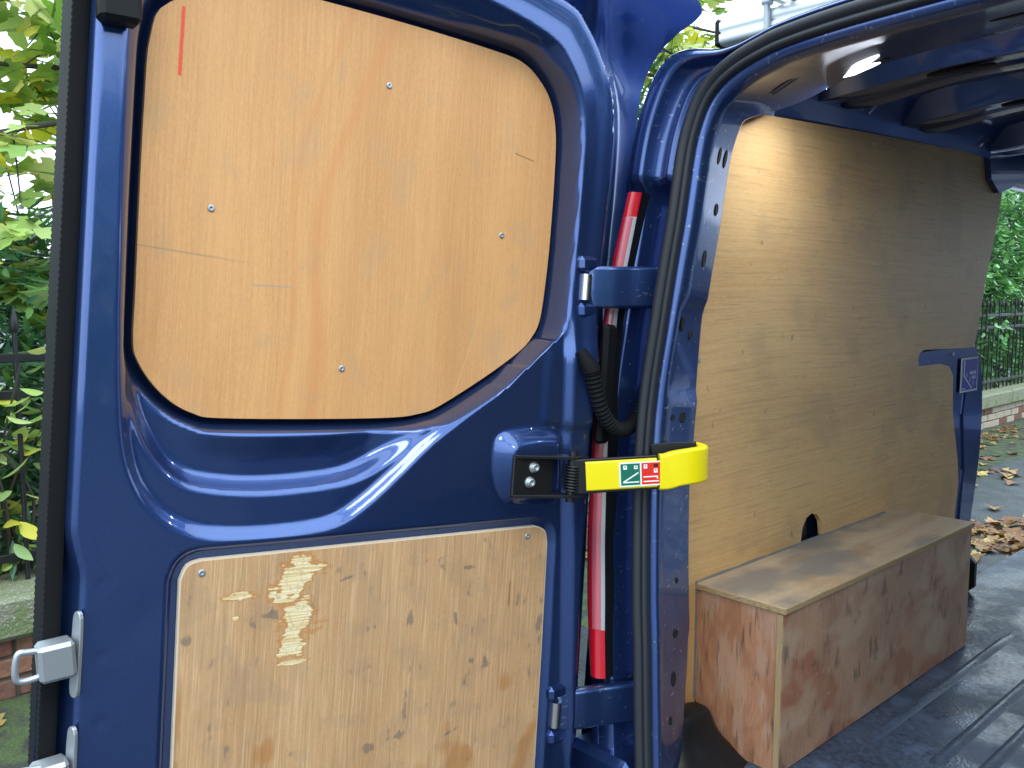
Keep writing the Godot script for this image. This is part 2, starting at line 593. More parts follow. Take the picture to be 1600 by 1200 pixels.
	M.raw_edge = mat(lin(0.62, 0.54, 0.42), 0.8)
	M.sealant = mat(lin(0.12, 0.12, 0.115), 0.6)
	# floor covering
	var fm := mat(lin(0.034, 0.038, 0.045), 0.5)
	var f1 := fnl(71, 2.2, 4)
	var f2 := fnl(72, 60.0, 2)
	fm.albedo_texture = tex(512, 512, func(u: float, v: float) -> Color:
		var k := 0.75 + 0.35 * f1.get_noise_2d(u * 2.0, v * 2.0) + 0.35 * f2.get_noise_2d(u, v)
		return Color(k, k * 1.0, k * 1.02).lerp(Color(1.6, 1.6, 1.65), 0.5 * ss(0.2, 0.5, f1.get_noise_2d(u * 3.0 + 6.0, v * 3.0))) * 0.6)
	fm.albedo_color = lin(0.09, 0.128, 0.21)
	fm.roughness_texture = grey(512, 512, func(u: float, v: float) -> float: return 0.50 - 0.26 * ss(-0.35, 0.45, f1.get_noise_2d(u * 2.4 + 2.0, v * 2.4)) + 0.12 * f2.get_noise_2d(u, v))
	fm.roughness = 1.0
	fm.metallic_specular = 0.35
	fm.heightmap_enabled = true
	fm.heightmap_texture = grey(512, 512, func(u: float, v: float) -> float: return 0.5 + 0.4 * f2.get_noise_2d(u * 2.0, v * 2.0) + 0.2 * f1.get_noise_2d(u * 5.0, v * 5.0))
	fm.heightmap_scale = 0.06
	fm.uv1_triplanar = true
	fm.uv1_scale = Vector3(1.1, 1.1, 1.1)
	M.floor = fm
	# outside
	var asph := mat(Color(1, 1, 1), 0.75)
	var a1 := fnl(81, 1.0, 4)
	var a2 := fnl(82, 90.0, 2)
	asph.albedo_texture = tex(512, 512, func(u: float, v: float) -> Color:
		var k := 0.05 + 0.02 * a1.get_noise_2d(u * 6.0, v * 6.0) + 0.035 * a2.get_noise_2d(u, v)
		var c := Color(k * 0.82, k * 1.0, k * 1.25)
		return c.lerp(Color(0.04, 0.055, 0.04), 0.2 * ss(0.15, 0.45, a1.get_noise_2d(u * 4.0 + 3.0, v * 4.0))))
	asph.roughness_texture = grey(256, 256, func(u: float, v: float) -> float: return 0.55 + 0.3 * a1.get_noise_2d(u * 5.0, v * 5.0))
	asph.roughness = 1.0
	asph.heightmap_enabled = true
	asph.heightmap_texture = grey(512, 512, func(u: float, v: float) -> float: return 0.5 + 0.5 * a2.get_noise_2d(u, v))
	asph.heightmap_scale = 0.3
	asph.uv1_triplanar = true
	asph.uv1_scale = Vector3(0.7, 0.7, 0.7)
	M.asphalt = asph
	var moss := mat(Color(1, 1, 1), 0.95)
	moss.albedo_texture = tex(384, 384, func(u: float, v: float) -> Color:
		var k := 0.5 + 0.5 * a1.get_noise_2d(u * 9.0, v * 9.0)
		var c := Color(0.035, 0.04, 0.035).lerp(Color(0.055, 0.085, 0.03), ss(0.35, 0.65, k))
		return c * (1.0 + 0.5 * a2.get_noise_2d(u, v)))
	moss.uv1_triplanar = true
	M.moss = moss
	var stone := mat(Color(1, 1, 1), 0.9)
	stone.albedo_texture = tex(384, 384, func(u: float, v: float) -> Color:
		var c := Color(0.22, 0.235, 0.17) * (0.9 + 0.4 * a2.get_noise_2d(u, v))
		c = c.lerp(Color(0.12, 0.18, 0.06), 0.75 * ss(-0.1, 0.4, a1.get_noise_2d(u * 5.0, v * 5.0)))
		c = c.lerp(Color(0.5, 0.52, 0.46), 0.8 * ss(0.45, 0.6, a2.get_noise_2d(u * 0.45 + 3.0, v * 0.45)))
		return c)
	stone.heightmap_enabled = true
	stone.heightmap_texture = grey(256, 256, func(u: float, v: float) -> float: return 0.5 + 0.35 * a2.get_noise_2d(u * 0.5, v * 0.5) + 0.3 * a1.get_noise_2d(u * 8.0, v * 8.0))
	stone.heightmap_scale = 0.5
	stone.uv1_triplanar = true
	stone.uv1_scale = Vector3(1.6, 1.6, 1.6)
	M.stone = stone
	M.brick = []
	for k in 4:
		var bm := mat(Color(1, 1, 1), 0.92)
		var tone: Color = [Color(0.20, 0.085, 0.06), Color(0.16, 0.075, 0.06), Color(0.24, 0.12, 0.08), Color(0.15, 0.085, 0.07)][k]
		bm.albedo_texture = tex(128, 128, func(u: float, v: float) -> Color:
			var c := tone * (1.0 + 0.5 * a2.get_noise_2d(u + k, v) + 0.4 * a1.get_noise_2d(u * 6.0 + k, v * 6.0))
			return c.lerp(Color(0.09, 0.11, 0.05), 0.5 * ss(0.1, 0.5, a1.get_noise_2d(u * 4.0 - k, v * 4.0))))
		bm.uv1_triplanar = true
		bm.uv1_scale = Vector3(4, 4, 4)
		M.brick.append(bm)
	M.pale_brick = mat(lin(0.38, 0.33, 0.27), 0.9)
	M.mortar = mat(lin(0.12, 0.115, 0.095), 0.95)
	M.bark = mat(lin(0.055, 0.048, 0.04), 0.9)
	var leafm := func(c: Color, rough: float) -> StandardMaterial3D:
		var m := mat(c, rough)
		m.vertex_color_use_as_albedo = true
		m.backlight_enabled = true
		m.backlight = Color(0.8, 0.8, 0.5)
		m.cull_mode = BaseMaterial3D.CULL_DISABLED
		return m
	M.leaf = leafm.call(Color(1, 1, 1), 0.5)
	M.gloss_leaf = leafm.call(Color(1, 1, 1), 0.3)
	M.green_leaf = []
	for c in [lin(0.34, 0.52, 0.14), lin(0.22, 0.40, 0.12), lin(0.62, 0.60, 0.08), lin(0.44, 0.58, 0.24), lin(0.66, 0.56, 0.10), lin(0.28, 0.46, 0.19)]:
		var m: StandardMaterial3D = leafm.call(c, 0.5)
		m.vertex_color_use_as_albedo = false
		M.green_leaf.append(m)
	M.dead_leaf = []
	for c in [lin(0.30, 0.15, 0.06), lin(0.22, 0.10, 0.045), lin(0.40, 0.24, 0.10), lin(0.42, 0.32, 0.10), lin(0.14, 0.07, 0.04)]:
		M.dead_leaf.append(mat(c, 0.65))

# ------------------------------------------------------------------ ground, wall, railing
func ground() -> void:
	var g := put("ground", box(Vector3(300, 0.2, 300), 0.01), M.asphalt, self)
	g.position = Vector3(0, -0.1, 0)
	g.set_meta("kind", "structure")
	g.set_meta("label", "grey asphalt road and pavement strewn with leaves")
	# mossy verge at the foot of the wall, slightly domed
	var rows := []
	var nz := fnl(5, 2.0, 3)
	for i in 121:
		var z := 2.0 - i * 0.12
		var row := PackedVector3Array()
		for j in 7:
			var t := j / 6.0
			var x := -3.21 + t * (0.85 + 0.25 * nz.get_noise_2d(z, 3.0))
			row.append(Vector3(x, 0.002 + 0.012 * (1.0 - t) * (1.0 + nz.get_noise_2d(x * 6.0, z * 6.0)) - (0.003 if j == 6 else 0.0), z))
		rows.append(row)
	var ms := put("moss", skin(rows), M.moss, self)
	ms.set_meta("kind", "structure")
	ms.set_meta("label", "dark mossy strip along the foot of the brick wall")

func boundary() -> void:
	var w := thing("boundary_wall", "low brick wall with mossy stone coping under the railing", "wall", Vector3(-3.22, 0, 0))
	var core := put("mortar_core", box(Vector3(0.2, 0.22, 17.0), 0.002), M.mortar, w)
	core.position = Vector3(-0.112, 0.11, -6.0)
	var bm := [box(Vector3(0.1, 0.064, 0.212), 0.005), box(Vector3(0.1, 0.062, 0.208), 0.007), box(Vector3(0.1, 0.065, 0.1), 0.006)]
	var st := SurfaceTool.new()
	st.begin(Mesh.PRIMITIVE_TRIANGLES)
	for course in 3:
		var z := 2.2 + (0.11 if course == 1 else 0.0)
		while z > -14.0:
			var kind := rng.randi_range(0, 1)
			var pos := Vector3(-0.05 + rng.randf_range(0.0, 0.005), 0.036 + course * 0.073, z)
			var near := (z < 1.4 and z > -1.2) or (z < -7.3 and z > -11.4)
			if near:
				var b := put("brick", bm[kind], M.pale_brick if z < -7.0 and rng.randf() < 0.8 else M.brick[rng.randi_range(0, 3)], w)
				b.position = pos
				b.rotation = Vector3(rng.randf_range(-.01, .01), rng.randf_range(-.012, .012), 0)
			else:
				st.append_from(bm[kind], 0, Transform3D(Basis.IDENTITY, pos))
			z -= 0.223
	var rest := put("brick_courses", st.commit(), M.brick[0], w)
	rest.set_meta("kind", "stuff")
	var z0 := 2.4
	while z0 > -14.0:
		var ln := 0.86
		var c := put("coping_stone", box(Vector3(0.34, 0.15, ln - 0.008), 0.018), M.stone, w)
		c.position = Vector3(-0.11, 0.295, z0 - ln / 2)
		c.rotation.z = rng.randf_range(-0.01, 0.01)
		z0 -= ln
	var r := thing("iron_railing", "black wrought iron railing standing on the low stone coping", "railing", Vector3(-3.33, 0.37, 0))
	for y in [0.085, 0.65, 0.775]:
		var rail := put("rail", box(Vector3(0.014, 0.03, 16.0), 0.003), M.iron, r)
		rail.position = Vector3(0, y, -6.0)
	var bar := tube([Vector3(0, -0.02, 0), Vector3(0, 0.86, 0)], 0.0085, 8)
	var tip := lathe([Vector2(0.0085, 0), Vector2(0.016, 0.02), Vector2(0.012, 0.05), Vector2(0.0, 0.095)], 8)
	var z2 := 1.75
	while z2 > -13.5:
		var b := put("bar", bar, M.iron, r)
		b.position = Vector3(0, 0, z2)
		b.rotation = Vector3(rng.randf_range(-.012, .012), 0, rng.randf_range(-.012, .012))
		var t := put("finial", tip, M.iron, b)
		t.position = Vector3(0, 0.86, 0)
		z2 -= 0.118

# ------------------------------------------------------------------ van body
const RAKE := 0.09424778
# the raked plane of the rear opening: x across, t up along the rake, b into the van
func rk(x: float, t: float, b: float) -> Vector3:
	return Vector3(x, 1.14, 0.14) + Vector3(0, cos(RAKE), -sin(RAKE)) * t + Vector3(0, -sin(RAKE), -cos(RAKE)) * b

func van_shell(van: Node3D) -> void:
	# left body side with the rear quarter, from sill to roof gutter
	var side_prof := [Vector2(-0.93, 0.30), Vector2(-0.965, 0.42), Vector2(-0.975, 0.70), Vector2(-0.972, 1.1), Vector2(-0.955, 1.45), Vector2(-0.93, 1.62), Vector2(-0.895, 1.72), Vector2(-0.85, 1.775), Vector2(-0.80, 1.80)]
	for s in [-1.0, 1.0]:
		var rows := []
		for p in smooth_line(side_prof, 4):
			var row := PackedVector3Array()
			var zr: float = 0.14 - (p.y - 1.14) * 0.0945 - 0.02
			var zf: float = -1.26
			for k in 13:
				var z := lerpf(zr - 0.02, zf, pow(k / 12.0, 1.5))
				row.append(Vector3((p.x + 0.022 * ss(1.3, 1.7, p.y) * ss(-0.3, 0.05, z)) * -s, p.y - 0.085 * ss(-0.30, 0.05, z) * ss(1.5, 1.75, p.y), z))
			rows.append(row)
		put("side_panel", skin(rows, s < 0), M.paint, van)
		# rounded roof rail above the doors, all along
		var rr := []
		for p in smooth_line([Vector2(-0.895, 1.70), Vector2(-0.87, 1.765), Vector2(-0.80, 1.803), Vector2(-0.6, 1.822), Vector2(-0.3, 1.834), Vector2(0.0, 1.838)], 4):
			var row := PackedVector3Array()
			for k in 21:
				var t := k / 20.0
				var z := lerpf(0.02, -2.7, pow(t, 1.5))
				row.append(Vector3(p.x * -s, p.y - 0.006 - 0.066 * ss(-0.30, 0.05, z) + (0.004 * sin(t * 60.0) if absf(p.x) < 0.7 else 0.0), z))
			rr.append(row)
		put("roof_panel", skin(rr, s < 0), M.paint, van)
	# inner skin of the left side and headlining of bare metal
	var rows2 := []
	for p in smooth_line([Vector2(-0.90, 0.55), Vector2(-0.90, 1.2), Vector2(-0.893, 1.62), Vector2(-0.875, 1.70), Vector2(-0.835, 1.755), Vector2(-0.76, 1.785), Vector2(-0.4, 1.80), Vector2(0.0, 1.806)], 3):
		var row := PackedVector3Array()
		for k in 16:
			row.append(Vector3(p.x, p.y, lerpf(0.03 - 0.20 * ss(1.5, 1.70, p.y), -1.26, k / 15.0)))
		rows2.append(row)
	put("inner_side_panel", skin(rows2, true), M.inner_paint, van)
	var rows3 := []
	for p in smooth_line([Vector2(-0.90, 1.655), Vector2(-0.89, 1.70), Vector2(-0.84, 1.757), Vector2(-0.76, 1.787), Vector2(-0.4, 1.802), Vector2(0.0, 1.808)], 3):
		var row := PackedVector3Array()
		for k in 12:
			row.append(Vector3(p.x, p.y, lerpf(-1.25, -2.65, k / 11.0)))
		rows3.append(row)
	put("front_headlining", skin(rows3, true), M.inner_paint, van)
	var rows4 := []
	for p in smooth_line([Vector2(0.90, 0.55), Vector2(0.90, 1.2), Vector2(0.893, 1.62), Vector2(0.875, 1.70), Vector2(0.835, 1.755), Vector2(0.76, 1.785), Vector2(0.4, 1.80), Vector2(0.0, 1.806)], 3):
		var row := PackedVector3Array()
		for k in 16:
			row.append(Vector3(p.x, p.y, lerpf(0.03 - 0.20 * ss(1.5, 1.70, p.y), -1.26 if p.y < 1.66 else -2.65, k / 15.0)))
		rows4.append(row)
	put("inner_side_panel", skin(rows4, false), M.inner_paint, van)
	var rl := put("side_lining", box(Vector3(0.009, 1.08, 1.2), 0.001), M.ply_wall, van)
	rl.position = Vector3(0.865, 1.13, -0.62)
	# ribs in the upper side, between lining and roof
	for z in [-0.22, -0.55, -0.80, -1.16]:
		var rib := []
		for p in smooth_line([Vector2(-0.905, 1.60), Vector2(-0.899, 1.68), Vector2(-0.882, 1.725), Vector2(-0.855, 1.757)], 4):
			var row := PackedVector3Array()
			for q in [Vector2(-0.045, 0.0), Vector2(-0.03, 0.016), Vector2(0.03, 0.016), Vector2(0.045, 0.0)]:
				row.append(Vector3(p.x + q.y * 0.9, p.y - q.y * 0.5, z + q.x))
			rib.append(row)
		put("side_rib", skin(rib, true), M.inner_paint, van)
	# roof bows: pressed channels across the van with flared ends
	for z in [-0.44, -0.80, -1.30, -1.85]:
		var bow := []
		for i in 41:
			var x := lerpf(-0.86, 0.86, i / 40.0)
			var e: float = ss(0.62, 0.86, absf(x))
			var y := 1.742 + 0.012 * (1.0 - absf(x)) - e * 0.02
			var wd := 0.058 + 0.012 * e
			var row := PackedVector3Array()
			for q in [Vector2(-1.5, 0.06), Vector2(-1.15, 0.03), Vector2(-1.0, 0.002), Vector2(-0.95, 0.0), Vector2(-0.3, 0.0), Vector2(-0.2, 0.006), Vector2(0.2, 0.006), Vector2(0.3, 0.0), Vector2(0.95, 0.0), Vector2(1.0, 0.002), Vector2(1.15, 0.03), Vector2(1.5, 0.06)]:
				row.append(Vector3(x, y + q.y, z + q.x * wd))
			bow.append(row)
		var bo := put("roof_bow", skin(bow, true), M.inner_paint, van)
		for x in [-0.62, -0.36, 0.1]:
			var sl := put("slot", panel(outline([Vector2(-0.045, -0.008), Vector2(0.045, -0.008), Vector2(0.045, 0.008), Vector2(-0.045, 0.008)], 3), 0.0, 0.004, 0.0), M.hole, bo)
			sl.position = Vector3(x, 1.7405 + 0.012 * (1.0 - absf(x)), z + 0.033)
			sl.rotation.x = PI / 2
	# load floor and the step below it
	var fl := put("load_floor", box(Vector3(1.76, 0.03, 2.78), 0.006), M.floor, van)
	fl.position = Vector3(0, 0.565, -1.215)
	var ribm := []
	for k in 13:
		var row := PackedVector3Array()
		var t := k / 12.0
		var h := 0.006 * ss(0.0, 0.05, t) * ss(1.0, 0.95, t)
		for q in [Vector2(-0.013, -0.001), Vector2(-0.008, 0.7), Vector2(0.0, 1.0), Vector2(0.008, 0.7), Vector2(0.013, -0.001)]:
			row.append(Vector3(q.x, h * q.y if q.y > 0 else -0.001, -t * 0.72))
		ribm.append(row)
	var rib_mesh := skin(ribm, true)
	for x in [-0.655, -0.60, -0.545, -0.48, -0.37, -0.26, -0.15, -0.04, 0.07, 0.18, 0.29, 0.40, 0.51, 0.62]:
		for z in [-0.25, -1.22]:
			if x == -0.60 and z == -0.25:
				continue
			var r := put("rib", rib_mesh, M.floor, fl)
			r.position = Vector3(x + (0.02 if z < -1 else 0.0), 0.015, z + 1.215)
	var ub := put("underbody", box(Vector3(1.7, 0.22, 4.4), 0.03), M.black, van)
	ub.position = Vector3(0, 0.44, -2.2)
	for s in [-1.0, 1.0]:
		var sill := put("sill", box(Vector3(0.09, 0.24, 1.3), 0.02), M.paint, van)
		sill.position = Vector3(0.905 * s, 0.42, -0.62)
		for z in [-0.42, -3.4]:
			var wh := put("wheel", lathe([Vector2(0.05, -0.1), Vector2(0.2, -0.1), Vector2(0.3, -0.105), Vector2(0.325, -0.08), Vector2(0.33, 0.0), Vector2(0.325, 0.08), Vector2(0.3, 0.105), Vector2(0.2, 0.09), Vector2(0.05, 0.09)], 32), M.rubber, van)
			wh.position = Vector3(0.835 * s, 0.33, z)
			wh.rotation.z = PI / 2
	# cab: roof, windscreen, bonnet
	var glass := mat(Color(0.75, 0.85, 0.85, 0.12), 0.03)
	glass.transparency = BaseMaterial3D.TRANSPARENCY_ALPHA
	for seg in [["cab_roof", M.paint, [Vector2(-2.6, 1.81), Vector2(-2.9, 1.79), Vector2(-3.1, 1.74)]], ["windscreen", glass, [Vector2(-3.1, 1.74), Vector2(-3.4, 1.52), Vector2(-3.85, 1.15)]], ["bonnet", M.paint, [Vector2(-3.85, 1.15), Vector2(-4.4, 0.98), Vector2(-4.55, 0.7), Vector2(-4.5, 0.35)]]]:
		var cab := []
		for p in smooth_line(seg[2], 4):
			var row := PackedVector3Array()
			for q in [Vector2(-0.93, -0.10), Vector2(-0.88, -0.03), Vector2(-0.6, 0), Vector2(0.6, 0), Vector2(0.88, -0.03), Vector2(0.93, -0.10)]:
				row.append(Vector3(q.x, p.y + q.y, p.x))
			cab.append(row)
		put(seg[0], skin(cab), seg[1], van)
	# header of the sliding side door opening
	var hd := put("door_header", panel(PackedVector2Array([Vector2(-1.235, 1.70), Vector2(-1.25, 1.655), Vector2(-1.31, 1.625), Vector2(-1.38, 1.64), Vector2(-1.46, 1.665), Vector2(-2.6, 1.67), Vector2(-2.6, 1.77), Vector2(-1.235, 1.77)]), -0.93, -0.855, 0.006), M.inner_paint, van)
	hd.transform = Transform3D(Basis(Vector3(0, 0, 1), Vector3(0, 1, 0), Vector3(1, 0, 0)), Vector3.ZERO)

# ------------------------------------------------------------------ rear opening: pillar, header, rubber seal
func rear_frame(van: Node3D) -> void:
	var half := [Vector2(-0.765, -0.63), Vector2(-0.790, -0.58), Vector2(-0.804, -0.50), Vector2(-0.823, -0.331), Vector2(-0.833, -0.25), Vector2(-0.845, -0.115), Vector2(-0.850, -0.011), Vector2(-0.848, 0.075), Vector2(-0.838, 0.18), Vector2(-0.830, 0.26), Vector2(-0.822, 0.33), Vector2(-0.817, 0.39), Vector2(-0.813, 0.435), Vector2(-0.806, 0.470), Vector2(-0.792, 0.506), Vector2(-0.770, 0.532), Vector2(-0.738, 0.551), Vector2(-0.699, 0.564), Vector2(-0.66, 0.572), Vector2(-0.569, 0.580), Vector2(-0.40, 0.586), Vector2(-0.2, 0.591), Vector2(0.0, 0.593)]
	var full := half.duplicate()
	for i in range(half.size() - 2, -1, -1):
		full.append(Vector2(-half[i].x, half[i].y))
	var line := smooth_line(full, 6)
	var count := line.size()
	var fr := []   # [point, inward normal, how much header 0..1]
	for i in count:
		var t: Vector2 = (line[mini(i + 1, count - 1)] - line[maxi(i - 1, 0)]).normalized()
		fr.append([line[i], Vector2(t.y, -t.x), ss(0.45, 0.97, absf(t.x))])
	var strip := func(prof: Callable) -> Array:
		var rows := []
		for f in fr:
			var row := PackedVector3Array()
			for q in prof.call(f[2], f[0].y, f[0].x):
				var p: Vector2 = f[0] + f[1] * q.x
				row.append(rk(p.x, p.y, q.y))
			rows.append(row)
		return rows
	# inner face of pillar and header
	var pprof := func(h: float, t: float, _x: float) -> Array:
		var st: float = 0.006 * ss(0.215, 0.205, t) - 0.004 * ss(0.075, 0.065, t) + 0.004 * ss(-0.05, -0.07, t) + 0.003 * ss(-0.31, -0.32, t)
		st *= 1.0 - h
		var dep := lerpf(0.108, 0.30, h)
		var en := 0.002 + 0.012 * ss(0.22, 0.04, t) * ss(-0.5, -0.3, t)
		return [Vector2(-0.012, 0.012), Vector2(0.006, 0.006), Vector2(0.011, 0.004), Vector2(0.017, 0.007), Vector2(0.021, 0.012), Vector2(0.0235 - st, 0.022), Vector2(0.023 - st, 0.032), lerp2(Vector2(lerpf(0.023, en, 0.5) - st, 0.07), Vector2(-0.010, 0.15), h), lerp2(Vector2(en + 0.003 - st, dep - 0.006), Vector2(-0.044, dep - 0.010), h), lerp2(Vector2(en - st, dep), Vector2(-0.049, dep), h), lerp2(Vector2(-0.012, dep + 0.002), Vector2(-0.085, dep + 0.006), h), lerp2(Vector2(-0.06, dep + 0.006), Vector2(-0.09, dep + 0.006), h)]
	var prow: Array = strip.call(pprof)
	var pil := put("rear_pillar", skin(prow, true), M.jamb, van)
	# rubber: a fat bulb and a lip
	put("door_seal", skin(strip.call(func(_h: float, _t: float, _x: float) -> Array:
		return [Vector2(-0.018, 0.012), Vector2(-0.0185, 0.0), Vector2(-0.017, -0.007), Vector2(-0.012, -0.0095), Vector2(-0.0055, -0.008), Vector2(-0.003, -0.002), Vector2(-0.0015, -0.002), Vector2(0.0005, -0.006), Vector2(0.005, -0.0075), Vector2(0.0085, -0.004), Vector2(0.009, 0.002), Vector2(0.008, 0.010)]), true), M.seal, van, "black rubber weather seal round the rear opening")
	# jamb outside the seal, light recess, outer corner
	put("rear_jamb", skin(strip.call(func(h: float, t: float, _x: float) -> Array:
		var k := lerpf(1.04, 0.27, h * h)
		var k2 := lerpf(1.0, 0.55, h)
		var up: float = ss(0.375, 0.40, t)
		var rec := lerpf(0.07, 0.020, maxf(up, h))
		return [Vector2(-0.016, 0.012), Vector2(-0.022 * k2, 0.022), Vector2(-0.030 * k, rec * 0.8), Vector2(-0.036 * k, rec * 0.8 - 0.008 * up), Vector2(-0.041 * k, rec * 0.8 - 0.008 * up), Vector2(-0.047 * k, rec), Vector2(-0.062 * k, rec + 0.010 * up), Vector2(-0.074 * k, rec + 0.004 * up), Vector2(-0.080 * k, lerpf(0.026, 0.004, up)), Vector2(-0.086 * k, lerpf(0.022, -0.002, up)), Vector2(-0.100 * k, lerpf(0.020, 0.002, up)), Vector2(-0.108 * k, lerpf(0.020, 0.006, up)), Vector2(-0.110 * k, lerpf(0.022, 0.010, up)), Vector2(-0.112 * k, lerpf(0.022, 0.006, up)), Vector2(-0.122 * k, 0.016), Vector2(-0.127 * k, 0.035), Vector2(-0.131 * k, 0.07), Vector2(-0.133 * k - 0.01 * h, 0.14)]), false), M.jamb, van)
	# pressed openings and bolt holes in the pillar (each a small dished cup)
	var cup := func(sx: float, sy: float) -> ArrayMesh:
		var rows := []
		for q in [Vector2(1.25, -0.0006), Vector2(1.1, 0.0008), Vector2(1.0, 0.0006), Vector2(0.96, 0.0003), Vector2(0.0, 0.0003)]:
			var ring := PackedVector3Array()
			for j in 14:
				var an := TAU * j / 14.0
				ring.append(Vector3(cos(an) * sx * q.x, sin(an) * sy * q.x, q.y))
			rows.append(ring)
		return skin(rows, false, true)
	var surf := func(nm: String, far: Callable, f: float, sx: float, sy: float):
		var best := 1
		for i in range(1, fr.size() / 2):
			if far.call(fr[i]) < far.call(fr[best]):
				best = i
		var r: PackedVector3Array = prow[best]
		var mid := r[7]
		var pos: Vector3 = r[6].lerp(mid, f * 2.0) if f < 0.5 else mid.lerp(r[8], f * 2.0 - 1.0)
		var xax := (r[8] - r[6]).normalized()
		var yax: Vector3 = (prow[best + 1][7] - prow[best - 1][7]).normalized()
		var nrm := xax.cross(yax).normalized()
		if nrm.dot(Vector3(0.0, 1.3, 0.1) - pos) < 0:
			nrm = -nrm
		yax = nrm.cross(xax).normalized()
		var c := put(nm, cup.call(sx, sy), M.hole, pil)
		c.transform = Transform3D(Basis(xax, yax, nrm), pos + nrm * 0.0008)
	for q in [[0.44, 0.055, 0.004, 0.011], [0.44, 0.080, 0.004, 0.012], [0.36, 0.075, 0.005, 0.008], [0.285, 0.058, 0.006, 0.011], [0.17, 0.062, 0.005, 0.006], [0.172, 0.03, 0.0035, 0.010], [0.03, 0.034, 0.004, 0.0045], [0.03, 0.062, 0.007, 0.008], [-0.32, 0.06, 0.005, 0.006], [-0.38, 0.058, 0.006, 0.010], [-0.24, 0.065, 0.003, 0.004], [-0.46, 0.05, 0.004, 0.006]]:
		surf.call("bolt_hole", func(f) -> float: return absf(f[0].y - q[0]), (q[1] - 0.032) / 0.07, q[2], q[3])
	for q in [[-0.735, 0.42, 0.042, 0.010], [-0.42, 0.5, 0.02, 0.006], [-0.30, 0.8, 0.012, 0.006]]:
		surf.call("header_slot", func(f) -> float: return absf(f[0].x - q[0]) + (1.0 if f[0].y < 0.5 else 0.0), q[1], q[3], q[2])

func lerp2(a: Vector2, b: Vector2, t: float) -> Vector2:
	return a.lerp(b, t)

